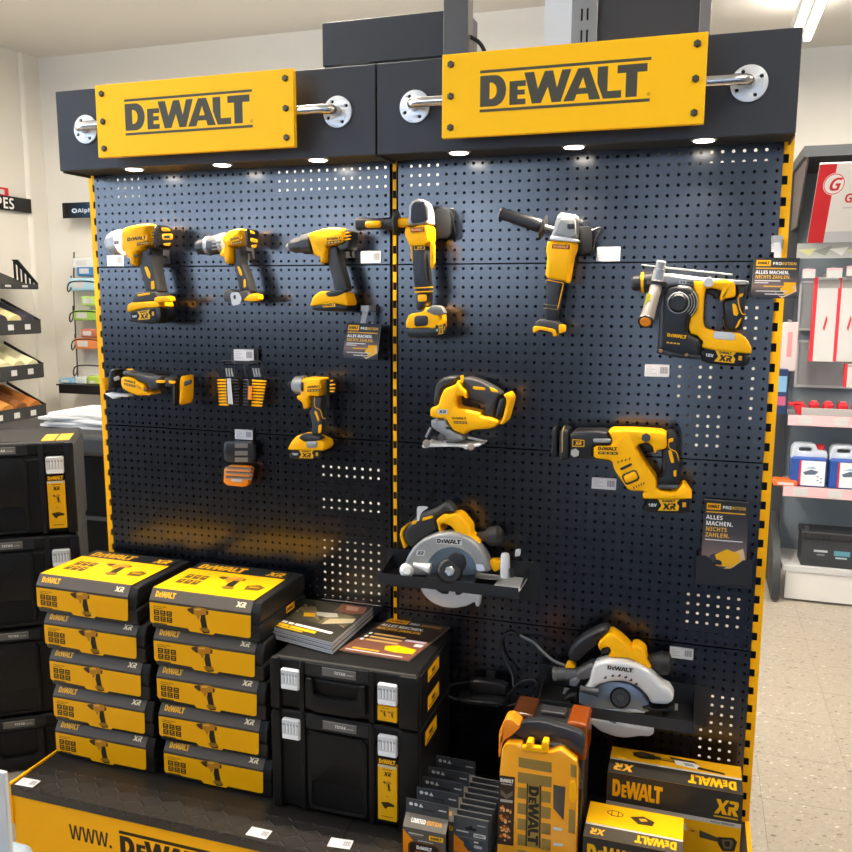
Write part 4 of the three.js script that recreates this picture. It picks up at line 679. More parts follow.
// promotion prints
function promo(c, w, h, tall) {
  const g = c.createLinearGradient(0, 0, 0, h); g.addColorStop(0, '#2c2d30'); g.addColorStop(0.45, '#4a4648'); g.addColorStop(0.7, '#7d6a64'); g.addColorStop(1, '#2c2f3a'); c.fillStyle = g; c.fillRect(0, 0, w, h);
  const u = w / 100;
  fill(c, '#e8a80c', 6 * u, 6 * u, 32 * u, 14 * u); mark(c, 9 * u, 9.5 * u, 26 * u, 7 * u, '#1c1a16'); say(c, 'PRO', 42 * u, 17 * u, 10 * u, '#e8e6e2'); say(c, 'MOTION', 60 * u, 17 * u, 10 * u, '#e0ae3c', { width: 34 * u });
  fill(c, '#d8a028', 6 * u, 24 * u, 88 * u, 3 * u);
  if (tall) { ['ALLES', 'MACHEN.', 'NICHTS', 'ZAHLEN.'].forEach((s, i) => say(c, s, 6 * u, (42 + i * 13) * u, 13.5 * u, i < 2 ? '#f2f0ec' : '#eab23c')); fill(c, '#d8d4d0', 6 * u, 86 * u, 84 * u, 2.4 * u); } else { say(c, 'ALLES MACHEN.', 6 * u, 39 * u, 11 * u, '#f2f0ec', { width: 74 * u }); say(c, 'NICHTS ZAHLEN.', 6 * u, 50 * u, 11 * u, '#eab23c', { width: 78 * u }); fill(c, '#d8d4d0', 6 * u, 54 * u, 56 * u, 2.6 * u); fill(c, '#d8d4d0', 6 * u, 59 * u, 30 * u, 2.2 * u); fill(c, '#e8a80c', 70 * u, 58 * u, 26 * u, 12 * u); }
  const y = tall ? 128 * u : 78 * u, s = tall ? 1 : 0.55, x = tall ? 52 * u : 74 * u;
  c.save(); c.translate(x, y); c.scale(s, s);
  poly(c, '#d8b488', [[-40 * u, 10 * u], [40 * u, -26 * u], [46 * u, 2 * u], [-10 * u, 34 * u]]);
  c.fillStyle = '#46464e'; c.beginPath(); c.ellipse(-14 * u, 6 * u, 22 * u, 18 * u, 0.2, 0, 7); c.fill();
  poly(c, '#e8ac1c', [[-22 * u, -8 * u], [4 * u, -22 * u], [32 * u, -14 * u], [34 * u, 4 * u], [10 * u, 18 * u], [-14 * u, 12 * u]]);
  c.fillStyle = '#2a2a2e'; c.beginPath(); c.ellipse(-14 * u, 10 * u, 9 * u, 7 * u, 0.2, 0, 7); c.fill(); c.restore();
  fill(c, '#e0a83c', 26 * u, h - 30 * u, 50 * u, 3 * u); fill(c, '#c9c4c0', 10 * u, h - 18 * u, 70 * u, 2.5 * u); fill(c, '#c9c4c0', 30 * u, h - 11 * u, 44 * u, 2.5 * u);
}
const promoTall = print(256, 440, (c, w, h) => promo(c, w, h, true), 0.4), promoCard = print(256, 248, (c, w, h) => promo(c, w, h, false), 0.4);
{
  const T = tool('leaflet_holder', 'black leaflet pocket with V-shaped notch near the right edge of the wall', 'leaflet holder', [690, 490, 7.75], 0.03, [260, 740]);
  T.det('pocket', [[48, 512], [125, 510], [225, 612], [318, 612], [412, 545], [488, 545], [476, 745], [42, 715]], 0.03, 0.002, charcoal, { bevel: 0, round: 0 });
  T.det('back', [[70, 470], [470, 480], [476, 745], [42, 715]], 0.006, 0.004, charcoal, { bevel: 0, round: 0 });
  const L = T.lay([[42, 715], [476, 745]], 0.03); part('floor', box(L[0][0], L[1][0], -0.002, 0.002, 0.002, 0.03), charcoal, T.g);
  const S = tool('leaflet', 'tall dark promotion leaflets standing in the black pocket', 'leaflet', [690, 490, 7.75], 0.02, [260, 700]);
  const q = S.lay([[112, 76], [456, 102], [430, 700], [78, 670]], 0.022);
  part('stack', slab(q, 0.008, 0.0215, 0, { round: 0 }), M('#4a4a4c', 0.5), S.g); part('cover', quadGeo(q.map(([x, y]) => [x, y, 0.0218])), promoTall, S.g);
}
for (const [lab, crop, z, c4, arm] of [
  ['square promotion card on a clear strip beside the centre upright', [330, 310, 12.17], 0.06, [[205, 152], [620, 172], [570, 606], [152, 584]], [[430, 0, 0.05], [418, 80, 0.058], [400, 160, 0.059]]],
  ['square promotion card beside the grip of the rotary hammer', [660, 230, 5.68], 0.06, [[535, 155], [795, 160], [775, 390], [515, 385]], [[665, 60, 0.02], [668, 100, 0.05], [668, 160, 0.059]]]]) {
  const T = tool('promotion_card', lab, 'promotion card', crop, z, c4[3], 'square promotion cards'), q = T.lay(c4, z);
  part('sheet', slab(q, z - 0.003, z - 0.0004, 0, { round: 0 }), pale, T.g); part('print', quadGeo(q.map(([x, y]) => [x, y, z])), promoCard, T.g);
  const [a, b] = arm.map(([u, v, zz]) => [...T.lay([[u, v]], zz)[0], zz]).filter((_, i) => i !== 1), clear = new THREE.MeshStandardMaterial({ color: '#85888c', roughness: 0.25 });
  part('hanger_strip', quadGeo([[a[0] - 0.008, a[1], a[2]], [a[0] + 0.008, a[1], a[2]], [b[0] + 0.008, b[1], b[2]], [b[0] - 0.008, b[1], b[2]]]), clear, T.g);
  part('peg', join([box(a[0] - 0.012, a[0] + 0.012, a[1] - 0.002, a[1] + 0.012, 0.0004, a[2] + 0.003), box(a[0] - 0.01, a[0] + 0.01, a[1] - 0.004, a[1] + 0.004, a[2] - 0.001, a[2] + 0.004)]), silver, T.g);
}
{ // charger hung low on the wall
  const T = tool('charger', 'black charger with looped cable hung low on the wall behind the packs', 'charger', [430, 610, 6.55], 0.06, [340, 640]);
  T.ext('casing', [[182, 512], [508, 572], [506, 642], [180, 590]], 0.07, M('#1a1b1e', 0.2), { bevel: 0.014, round: 1 });
  T.ext('top_plate', [[258, 430], [512, 468], [512, 570], [250, 520]], 0.03, M('#141416', 0.3), { bevel: 0.004, round: 1, dz: -0.02 });
  T.wire('cable', [[545, 500, 0.05], [535, 420, 0.03], [480, 300, 0.015], [470, 190, 0.015], [520, 150, 0.012], [570, 160, 0.004]], 0.003, M('#202022', 0.4));
  T.wire('cable_loop', [[505, 560], [600, 470], [690, 465], [700, 540], [620, 600], [510, 630]], 0.0035, M('#202022', 0.35));
  T.wire('cable_loop', [[185, 590], [120, 560], [130, 500], [260, 470]], 0.0035, M('#202022', 0.35));
  T.hook(380, 470, 0.03);
}

// ---------------------------------------------------------------- drill cases in two stacks
const sleeveFront = print(512, 136, (c, w, h) => {
  fill(c, '#eca800', 0, 0, w, h);
  fill(c, '#453f38', 0, 0, w, 12); say(c, 'CORDLESS DRILL', 22, 32, 9, '#5a4410'); fill(c, '#5a4410', 22, 37, 50, 3);
  for (let i = 0; i < 6; i++) { const x = 24 + (i % 3) * 33, y = 46 + Math.floor(i / 3) * 31; fill(c, '#3a2a10', x, y, 28, 27); fill(c, '#c8941c', x + 7, y + 6, 13, 6); fill(c, '#a87a14', x + 5, y + 17, 18, 5); }
  fill(c, '#6a4e10', 24, 112, 66, 5); drillPicture(c, 196, 0, 118);
}, 0.42);
const sleeveTop = print(512, 512, (c, w, h) => {
  fill(c, '#f2b200', 0, 112, w, h - 112); fill(c, '#1b1a19', 0, 0, w, 112); mark(c, 30, 26, 250, 68, '#e8aa10'); xr(c, 400, 30, 84, 58, '#e8aa10');
  fill(c, '#544d45', 0, 418, w, 94); mark(c, 24, 440, 104, 44, '#e8aa10'); xr(c, 436, 442, 46, 38, '#e8d8b0');
  c.save(); c.translate(50, 190); for (let i = 0; i < 6; i++) { fill(c, '#4a3a18', (i % 3) * 40, Math.floor(i / 3) * 74, 33, 60); fill(c, '#c8941c', (i % 3) * 40 + 8, Math.floor(i / 3) * 74 + 14, 15, 12); } c.restore();
  drillPicture(c, 200, 150, 160); poly(c, '#5a4410', [[390, 250], [440, 226], [480, 250], [470, 300], [400, 306]]); fill(c, '#c8941c', 405, 256, 50, 14);
}, 0.42);
let caseProto;
const caseBlack = M('#100f0e', 0.42);
function makeCase(label, group, p) {
  const t = thing('drill_case', label, 'tool case', p, group), H = 0.1125, W = 0.352;
  const side = (list, x0, x1, b) => slab(list.map(([z, y]) => [-z, y]), x0, x1, b, { round: 1, k: 0.12, seg: 3 }).rotateY(Math.PI / 2);
  part('base', side([[-0.003, 0.001], [0, 0.01], [0, 0.05], [-0.28, 0.05], [-0.28, 0.006], [-0.27, 0.0005]], 0, W, 0.008), caseBlack, t);
  part('lid', side([[0, 0.053], [0, 0.082], [-0.015, H - 0.001], [-0.268, H - 0.001], [-0.28, H - 0.014], [-0.28, 0.053]], 0.001, W - 0.001, 0.007), caseBlack, t);
  part('seam', box(0.006, W - 0.006, 0.046, 0.057, -0.276, -0.004), rubber, t);
  const b = part('side_badge', box(W, W + 0.001, 0.03, 0.05, -0.2, -0.15), M('#d89414', 0.45), t); part('badge_print', quadGeo([[W + 0.0013, 0.048, -0.153], [W + 0.0013, 0.048, -0.197], [W + 0.0013, 0.032, -0.197], [W + 0.0013, 0.032, -0.153]]), LABELS.darkOnYellow, b);
  // card sleeve: front flap with a tongue, sloping band and top
  const S = 0.326, f = slab([[0.002, 0.084], [0.002, 0.022], [0.004, 0.018], [0.008, 0.0165], [0.125, 0.0145], [0.132, 0.007], [0.206, 0.006], [0.212, 0.0125], [0.315, 0.012], [0.322, 0.014], [0.324, 0.02], [S, 0.084]], 0.0025, 0.0036, 0, { round: 0 });
  const uv = f.attributes.uv, pp = f.attributes.position; for (let i = 0; i < uv.count; i++) uv.setXY(i, pp.getX(i) / S, (pp.getY(i) - 0.005) / 0.079);
  part('sleeve_front', f, sleeveFront, t);
  const top = [[0.0036, 0.084], [-0.0155, H + 0.0014], [-0.262, H + 0.0018]], pos = [], uvs = [], L = [0, 0.18, 1];
  top.forEach(([z, y], i) => { pos.push(0.002, y, z, S, y, z); uvs.push(0, L[i], 1, L[i]); });
  const g = new THREE.BufferGeometry(); g.setAttribute('position', new THREE.Float32BufferAttribute(pos, 3)); g.setAttribute('uv', new THREE.Float32BufferAttribute(uvs, 2)); g.setIndex([0, 1, 3, 0, 3, 2, 2, 3, 5, 2, 5, 4]);
  const gg = g.toNonIndexed(); gg.computeVertexNormals(); part('sleeve_top', gg, sleeveTop, t);
  return t;
}
const order = ['at the bottom', 'second from the bottom', 'in the middle', 'second from the top', 'at the top'];
for (const [name, xs, z] of [['left', [-0.99, -0.988, -0.995, -1.004, -1.022], 0.306], ['right', [-0.606, -0.616, -0.619, -0.622, -0.628], 0.304]])
  for (let k = 0; k < 5; k++) {
    const lab = `yellow-sleeved black drill case ${order[k]} of the ${name} stack`, p = [xs[k], 0.17 + k * 0.1143, z + [0, 0.002, -0.001, 0.001, 0.003][k]], g = `drill cases in the ${name} stack`;
    if (!caseProto) caseProto = makeCase(lab, g, p); else copyOf(caseProto, lab, p, [0, 0.006, -0.004, 0.004, -0.006][k]).userData.group = g;
  }

// ---------------------------------------------------------------- stackable tool boxes
const latchPrint = print(96, 112, (c, w, h) => { fill(c, '#cfd0d0', 0, 0, w, h); fill(c, '#9a9c9e', 0, 18, w, 12); for (let i = 0; i < 4; i++) { fill(c, '#8a8c90', 18 + i * 18, 18, 4, 56); fill(c, '#f4f4f2', 23 + i * 18, 18, 5, 56); } fill(c, '#f2f3f3', 0, 84, w, 28); }, 0.35);
const kitLabel = print(128, 352, (c, w, h) => { fill(c, '#e2a80c', 0, 0, w, h); fill(c, '#c9c2b4', 0, 0, w, 14); fill(c, '#7a5c10', 30, 24, 70, 5); xr(c, 44, 40, 46, 28, '#2a2010'); drillPicture(c, 34, 96, 58); say(c, '+', 58, 206, 22, '#2a2010'); poly(c, '#3a2c10', [[20, 240], [70, 232], [110, 244], [112, 258], [70, 262], [52, 280], [34, 262]]); fill(c, '#6a5010', 24, 326, 80, 5); }, 0.42);
const smallLabel = print(128, 112, (c, w, h) => { fill(c, '#e2a80c', 0, 0, w, h); drillPicture(c, 16, 28, 44); drillPicture(c, 68, 28, 44); fill(c, '#7a5c10', 20, 12, 60, 4); }, 0.42);
const sideLabel = print(128, 96, (c, w, h) => { fill(c, '#e8a810', 0, 0, w, h); fill(c, '#2a2010', 44, 34, 40, 28); mark(c, 14, 70, 100, 18, '#2a2010'); }, 0.42);
const boxBlack = new THREE.MeshPhysicalMaterial({ color: '#0a0909', roughness: 0.5, specularIntensity: 0.55 }), boxRib = new THREE.MeshPhysicalMaterial({ color: '#0e0d0d', roughness: 0.48, specularIntensity: 0.6 });
function toolBox(label, group, [x, y, z], W, H, D, o) {   // front face at z, right end at x + W / 2
  const t = thing('stacking_tool_box', label, 'tool box', [x, y, z], group), w = W / 2, c = (u) => -w + u * W;
  part('body', rbox(-w + 0.012, w - 0.012, 0.001, H - 0.05, -D + 0.01, -0.012, 0.014, 3), boxBlack, t);
  part('lid', rbox(-w + 0.004, w - 0.004, H - 0.047, H - 0.001, -D, -0.008, 0.012, 3), boxBlack, t);
  part('seam', box(-w + 0.018, w - 0.018, H - 0.052, H - 0.045, -D + 0.02, -0.018), rubber, t);
  const edge = o.lw ? [[o.la - 0.05, o.la - 0.012, -0.004], [o.la + o.lw + 0.004, 1.0, 0]] : [[0.675, 0.71, -0.004], [0.875, 1.0, 0]];
  for (const [a, b, zf] of [[0.0, 0.065, 0], [0.2, 0.235, -0.004], ...edge]) part('corner_post', slab([[c(a), 0.004], [c(b), 0.004], [c(b), H - 0.012], [c(b) - 0.004, H - 0.004], [c(a) + 0.004, H - 0.004], [c(a), H - 0.012]], -0.03, zf, 0.003, { round: 0 }), boxRib, t);
  if (o.lidLabel) { for (const a of [0.76, 0.87]) part('lid_label', box(c(a), c(a + 0.095), H - 0.001, H + 0.0004, -0.17, -0.03), M('#c89410', 0.5), t); part('lid_rail', rbox(-w + 0.02, c(0.6), H - 0.004, H + 0.001, -0.06, -0.03, 0.002), boxRib, t); }
  const lw = o.lw ?? 0.128, la = o.la ?? 0.728;
  for (const a of [0.078, la]) { const y0 = H - o.latchDrop; const l = part('latch', rbox(c(a), c(a + lw), y0 - 0.058, y0, -0.02, 0.004, 0.006, 3), M('#d4d6d8', 0.35), t); part('latch_print', quadGeo([[c(a) + 0.003, y0 - 0.003, 0.0044], [c(a + lw) - 0.003, y0 - 0.003, 0.0044], [c(a + lw) - 0.003, y0 - 0.055, 0.0044], [c(a) + 0.003, y0 - 0.055, 0.0044]]), latchPrint, l); }
  const plate = part('nameplate_recess', box(c(0.245), c(0.67), H - 0.042, H - 0.008, -0.012, -0.0065), rubber, t); part('nameplate', quadGeo([[c(0.36), H - 0.012, -0.0058], [c(0.59), H - 0.012, -0.0058], [c(0.59), H - 0.036, -0.0058], [c(0.36), H - 0.036, -0.0058]]), LABELS.nameplate, plate);
  if (o.handle) part('handle', slab([[c(0.25), H - 0.045], [c(0.25), 0.012], [c(0.66), 0.012], [c(0.66), H - 0.045], [c(0.61), H - 0.048], [c(0.6), 0.055], [c(0.31), 0.055], [c(0.3), H - 0.048]], -0.012, 0.004, 0.004, { round: 1, k: 0.15 }), boxRib, t);
  else part('recess_frame', slab([[c(0.25), 0.012], [c(0.66), 0.012], [c(0.66), H - 0.05], [c(0.25), H - 0.05]], -0.014, -0.005, 0.003, { round: 1, k: 0.08, holes: [[[c(0.28), 0.02], [c(0.28), 0.1], [c(0.63), 0.1], [c(0.63), 0.02]]] }), boxRib, t);
  if (o.kit) { const y1 = H - o.latchDrop - (o.kit > 0.1 ? 0.082 : 0.061); if (o.kit > 0.1) part('brand_label', quadGeo([[c(la + 0.006), y1 + 0.02, 0.002], [c(la + lw - 0.006), y1 + 0.02, 0.002], [c(la + lw - 0.006), y1 + 0.002, 0.002], [c(la + 0.006), y1 + 0.002, 0.002]]), LABELS.yellowOnDark, t); part('kit_label', box(c(la + 0.002), c(la + lw - 0.002), y1 - o.kit, y1, -0.012, 0.0012), yellow, t); part('kit_print', quadGeo([[c(la + 0.002), y1, 0.0016], [c(la + lw - 0.002), y1, 0.0016], [c(la + lw - 0.002), y1 - o.kit, 0.0016], [c(la + 0.002), y1 - o.kit, 0.0016]]), o.kit > 0.1 ? kitLabel : smallLabel, t); }
  if (o.sideLabels) for (const [y0, y1, z0] of o.sideLabels) part('side_label', quadGeo([[w + 0.0012, y1, z0], [w + 0.0012, y1, z0 - 0.1], [w + 0.0012, y0, z0 - 0.1], [w + 0.0012, y0, z0]]), sideLabel, t);
  part('end_plate', rbox(w - 0.012, w, 0.01, H - 0.01, -D + 0.03, -0.03, 0.003), boxRib, t);
  return t;
}
const TX = -0.026, TZ = 0.335;
toolBox('tall black stacking tool box under the shallow one, on the base shelf', 'tool boxes on the base shelf', [TX, 0.17, TZ], 0.42, 0.288, 0.325, { latchDrop: 0.022, kit: 0.155, la: 0.738, sideLabels: [[0.22, 0.26, -0.06]] });
toolBox('shallow black tool box with drop handle carrying the magazines', 'tool boxes on the base shelf', [TX, 0.4585, TZ], 0.42, 0.15, 0.325, { latchDrop: 0.03, handle: true, kit: 0.04, la: 0.738, sideLabels: [[0.02, 0.06, -0.08], [0.1, 0.135, -0.08]] });
const LX = -1.318, LZ = 0.105, TURN = 0.6;   // the stack is turned towards the aisle
{
  const o = { latchDrop: 0.05, kit: 0.16, lidLabel: true, lw: 0.13, la: 0.795 };
  const a = toolBox('black tool box with yellow lid stripes, topmost of the tall stack left of the display', 'tall stack of tool boxes', [LX, 0.77, LZ], 0.43, 0.315, 0.33, o);
  a.rotation.y = TURN;
  copyOf(a, 'black tool box second from the top in the tall stack left of the display', [LX + 0.008, 0.4535, LZ + 0.006], TURN + 0.02);
  copyOf(a, 'black tool box third from the top in the tall stack left of the display', [LX, 0.137, LZ], TURN - 0.01);
  for (const o of scene.children.filter((o) => /^stacking_tool_box_00[34]$/.test(o.name))) for (const c of o.children.filter((c) => /kit_|brand_label|lid_label/.test(c.name))) o.remove(c);
  toolBox('lowest and shallow black tool box of the tall stack left of the display', 'tall stack of tool boxes', [LX, -0.06, LZ], 0.43, 0.196, 0.33, { latchDrop: 0.05, handle: true, lw: 0.13, la: 0.795 }).rotation.y = TURN;
}
// magazines and leaflets on the shallow tool box
const magCover = print(512, 640, (c, w, h) => {
  fill(c, '#35322a', 0, 0, w, h);
  for (let i = 0; i < 26; i++) poly(c, ['#4a4638', '#6a6248', '#2a2822', '#8a7a58', '#57503c'][i % 5], [[rnd() * w, 80 + rnd() * 400], [rnd() * w, 80 + rnd() * 400], [rnd() * w, 80 + rnd() * 420]]);
  fill(c, '#e8a20c', 20, 16, 170, 46); mark(c, 32, 24, 146, 30, '#2a2010'); fill(c, '#d8d4cc', 205, 44, 110, 12);
  poly(c, '#8a5640', [[280, 70], [480, 60], [500, 170], [400, 220], [300, 190]]); poly(c, '#c09078', [[330, 90], [430, 84], [440, 150], [360, 160]]);
  poly(c, '#d8d0bc', [[190, 280], [330, 240], [370, 290], [300, 330], [220, 330]]); poly(c, '#e0a81c', [[120, 330], [200, 300], [220, 360], [150, 390]]); poly(c, '#c8b890', [[330, 340], [490, 260], [500, 330], [320, 440]]);
  c.save(); c.translate(0, 0); fill(c, '#e8e4da', 30, 512, 420, 30); fill(c, '#35322a', 110, 512, 10, 30); fill(c, '#35322a', 160, 512, 12, 30); fill(c, '#eab010', 24, 556, 330, 34); fill(c, '#35322a', 150, 556, 10, 34); fill(c, '#eab010', 24, 600, 250, 14); c.restore();
}, 0.35);
const pages = M('#b9b7b8', 0.75);
{
  const q = [[-0.312, 0.222], [-0.078, 0.276], [-0.07, -0.02], [-0.285, -0.045]].map(([x, z]) => [x + 0.195, z - 0.11]);   // corners on the box top: near left, near right, far right, far left
  let m0;
  for (let k = 0; k < 6; k++) {
    const lab = `thick dark-covered magazine, ${['lowest', 'second from below', 'third from below', 'third from the top', 'second from the top', 'topmost, its cover showing,'][k]} in the stack on the tool box`;
    const p = [-0.195 + [0, 0.002, -0.001, 0.001, -0.001, 0][k], 0.6095 + k * 0.0058, 0.11 + [0, 0.001, -0.001, 0.002, 0, 0.001][k]];
    if (m0) { copyOf(m0, lab, p); continue; }
    m0 = thing('magazine', lab, 'magazine', p, 'magazines stacked on the tool box');
    part('pages', slab(q.map(([x, z]) => [x, -z]), 0, 0.0048, 0.0008, { round: 0 }).rotateX(-Math.PI / 2), pages, m0);
    part('cover', quadGeo([[...q[3]], [...q[2]], [...q[1]], [...q[0]]].map(([x, z]) => [x, 0.0052, z])), magCover, m0);
    part('back_cover', slab(q.map(([x, z]) => [x, -z]), -0.0004, 0, 0, { round: 0 }).rotateX(-Math.PI / 2), M('#4a463e', 0.5), m0);
  }
}
const flyer = print(512, 512, (c, w, h) => {
  fill(c, '#2c1f1a', 0, 0, w, h); poly(c, '#6a4436', [[0, 330], [512, 260], [512, 512], [0, 512]]);
  fill(c, '#e8a010', 20, 14, 170, 52); mark(c, 32, 24, 146, 32, '#2a2010'); say(c, 'PRO', 210, 62, 40, '#e0dcd4', { width: 90 }); say(c, 'MOTION', 304, 62, 40, '#d8a030', { width: 180 });
  say(c, 'ALLES MACHEN.', 20, 128, 46, '#f0ece4', { width: 420 }); say(c, 'NICHTS ZAHLEN.', 20, 176, 46, '#e8ac20', { width: 440 });
  for (let i = 0; i < 3; i++) { fill(c, '#e8e4da', 24, 236 + i * 44, 24, 24); fill(c, '#b89458', 64, 236 + i * 44, 250, 22); } fill(c, '#a89aa4', 330, 260, 160, 26); fill(c, '#c9c0c4', 430, 300, 60, 34);
  poly(c, '#f0b008', [[250, 380], [330, 350], [480, 372], [490, 430], [360, 440], [280, 430]]); fill(c, '#e8a010', 60, 450, 200, 14); fill(c, '#d8cfc8', 30, 480, 420, 8);
}, 0.3);
{
  const q = [[-0.07, 0.252], [0.132, 0.258], [0.172, 0.0], [-0.02, -0.01]].map(([x, z]) => [x - 0.05, z - 0.12]);
  let f0;
  for (let k = 0; k < 2; k++) {
    const lab = k ? 'upper promotion leaflet with yellow heading, lying beside the magazines on the tool box' : 'lower promotion leaflet lying beside the magazines on the tool box';
    const p = [0.05, 0.6092 + k * 0.0026, 0.12];
    if (f0) { copyOf(f0, lab, p); continue; }
    f0 = thing('promotion_leaflet', lab, 'leaflet', p, 'promotion leaflets beside the magazines');
    part('pages', slab(q.map(([x, z]) => [x, -z]), 0, 0.002, 0.0005, { round: 0 }).rotateX(-Math.PI / 2), M('#8a7468', 0.6), f0);
    part('cover', quadGeo([q[3], q[2], q[1], q[0]].map(([x, z]) => [x, 0.0023, z])), flyer, f0);
  }
}
// ---------------------------------------------------------------- organizer cases, packs and cartons under the right bay
const amberDark = M('#8a400a', 0.2), amber = new THREE.MeshPhysicalMaterial({ color: '#f2a41c', roughness: 0.22, clearcoat: 0.4 }), smoke = M('#8f7434', 0.22);
const stickerPrint = print(96, 448, (c, w, h) => { fill(c, '#3a2c20', 0, 0, w, h); mark(c, 8, 18, 80, 24, '#e8e4da'); fill(c, '#b8b0a4', 12, 50, 70, 6); poly(c, '#6a6050', [[10, 90], [48, 120], [86, 90], [86, 120], [48, 150], [10, 120]]); fill(c, '#a8a09a', 10, 152, 76, 18); for (let r = 0; r < 4; r++) for (let i = 0; i < 12; i++) { c.fillStyle = ['#c86a1c', '#e8a050', '#7a3c14', '#d8b080'][(i + r) % 4]; c.beginPath(); c.ellipse(16 + rnd() * 64, 196 + r * 62 + rnd() * 42, 6 + rnd() * 6, 5 + rnd() * 6, 0, 0, 7); c.fill(); } }, 0.35);
const sideMark = print(96, 448, (c, w, h) => { fill(c, '#8f7434', 0, 0, w, h); fill(c, '#3a3526', 0, 0, 10, h); fill(c, '#3a3526', w - 10, 0, 10, h); c.save(); c.translate(w - 14, 14); c.rotate(Math.PI / 2); mark(c, 0, 0, h - 28, w - 28, '#2f2c22'); c.restore(); }, 0.25);
function organizer(label, zf) {
  const T = tool('organizer_case', label, 'organizer case', [495, 735, 7.286], zf, [330, 852], 'small parts organizers on the base shelf'), g = T.g;
  const z = zf, back = zf - 0.085, base = 0.17 - g.position.y + LIFT;
  const lay = (l) => { const a = T.lay(l, z), k = 1; return a; };
  const W0 = lay([[20, 100]])[0][0], W1 = lay([[610, 200]])[0][0], top = lay([[200, 95]])[0][1];
  part('rear_shell', slab([[W0, base + 0.001], [W1, base + 0.001], [W1 - 0.002, top - 0.08], [W1 - 0.04, top - 0.012], [W0 + 0.03, top + 0.012], [W0, top - 0.02]], back, z - 0.03, 0.006, { round: 0 }), M('#3a3b3e', 0.4), g);
  part('bumper', slab(lay([[18, 0], [60, -95], [110, -100], [180, -40], [120, 20], [60, 60], [30, 120], [16, 200]]), z - 0.06, z - 0.012, 0.004), orange, g);
  part('carry_handle', slab(lay([[110, 20], [190, -60], [330, -62], [600, 20], [640, 60], [635, 190], [600, 170], [480, 100], [400, 92], [190, 70]]), z - 0.05, z - 0.024, 0.003), M('#2b2d31', 0.35), g);
  part('side_strip', box(W1 - 0.001, W1 + 0.004, base + 0.004, top - 0.1, back + 0.01, z - 0.034), rubber, g);
  part('cover', slab(lay([[46, 110], [80, 60], [190, 72], [200, 105], [400, 130], [480, 105], [604, 205], [590, 900], [600, 1000], [10, 960], [30, 300]]).map(([x, y]) => [x, Math.max(y, base + 0.002)]), z - 0.03, z, 0.004, { round: 1, k: 0.1 }), amber, g);
  for (const u of [232, 345]) part('latch', slab(lay([[u, 38], [u + 46, 44], [u + 44, 100], [u - 6, 92]]), z - 0.02, z + 0.008, 0.002, { round: 1 }), yellow, g);
  part('latch_bar', slab(lay([[198, 74], [390, 92], [388, 128], [196, 108]]), z - 0.01, z + 0.005, 0.002, { round: 1 }), yellow, g);
  for (const q of [[[172, 160], [412, 200], [412, 274], [172, 232]], [[168, 268], [412, 305], [412, 382], [166, 345]]]) part('window', slab(lay(q), z - 0.003, z + 0.0012, 0.0006, { round: 0 }), smoke, g);
  for (let i = 0; i < 5; i++) { part('window', slab(lay([[166, 378 + i * 114], [228, 388 + i * 114], [226, 466 + i * 114], [164, 456 + i * 114]]).map(([x, y]) => [x, Math.max(y, base + 0.004 + (i > 3 ? 0 : 0))]), z - 0.003, z + 0.0012, 0.0003, { round: 0 }), smoke, g); part('window', slab(lay([[340, 405 + i * 116], [406, 416 + i * 116], [404, 496 + i * 116], [338, 484 + i * 116]]), z - 0.003, z + 0.0012, 0.0003, { round: 0 }), smoke, g); }
  part('name_strip', slab(lay([[232, 350], [338, 366], [332, 822], [222, 806]]), z - 0.003, z + 0.0016, 0.0003, { round: 0 }), smoke, g);
  part('name_print', quadGeo(lay([[232, 350], [338, 366], [332, 822], [222, 806]]).map(([x, y]) => [x, y, z + 0.002])), sideMark, g);
  part('sticker', quadGeo(lay([[32, 290], [146, 306], [134, 806], [18, 790]]).map(([x, y]) => [x, y, z + 0.001])), stickerPrint, g);
  part('grey_panel', slab(lay([[426, 362], [514, 378], [500, 620], [424, 532]]), z - 0.003, z + 0.001, 0.0004, { round: 0 }), M('#4b4038', 0.4), g);
  for (const [u, v, w, h] of [[428, 670, 60, 20], [428, 785, 64, 18]]) part('small_label', slab(lay([[u, v], [u + w, v + 8], [u + w, v + h + 8], [u, v + h]]), z - 0.002, z + 0.001, 0, { round: 0 }), paper, g);
  part('side_latch', slab(lay([[545, 330], [590, 335], [586, 495], [540, 485]]), z - 0.02, z + 0.004, 0.002, { round: 1 }), yellow, g);
  part('side_window', slab(lay([[552, 210], [596, 225], [592, 315], [552, 300]]), z - 0.003, z + 0.001, 0.0004, { round: 0 }), smoke, g); part('side_window', slab(lay([[540, 540], [585, 548], [582, 720], [534, 708]]), z - 0.003, z + 0.001, 0.0004, { round: 0 }), smoke, g);
  return g;
}
{
  const a = organizer('front amber organizer case with clear bins, standing upright beside the packs', 0.375);
  const p = a.position;
  const r = thing('organizer_case', 'low amber-cornered organizer case standing behind the front one under the corded saw', 'organizer case', [0.5, 0.17, 0.27], 'small parts organizers on the base shelf');
  part('body', rbox(-0.085, 0.1, 0.001, 0.34, -0.1, 0, 0.012, 3), M('#242425', 0.4), r);
  part('clear_corner', rbox(-0.088, -0.03, 0.27, 0.352, -0.102, 0.002, 0.01, 3), M('#46240c', 0.18), r); part('clear_corner', rbox(0.052, 0.104, 0.25, 0.35, -0.102, 0.002, 0.01, 3), amberDark, r);
  part('carry_handle', rbox(-0.02, 0.045, 0.335, 0.352, -0.07, -0.03, 0.006, 3), M('#2d2d2f', 0.4), r);
}
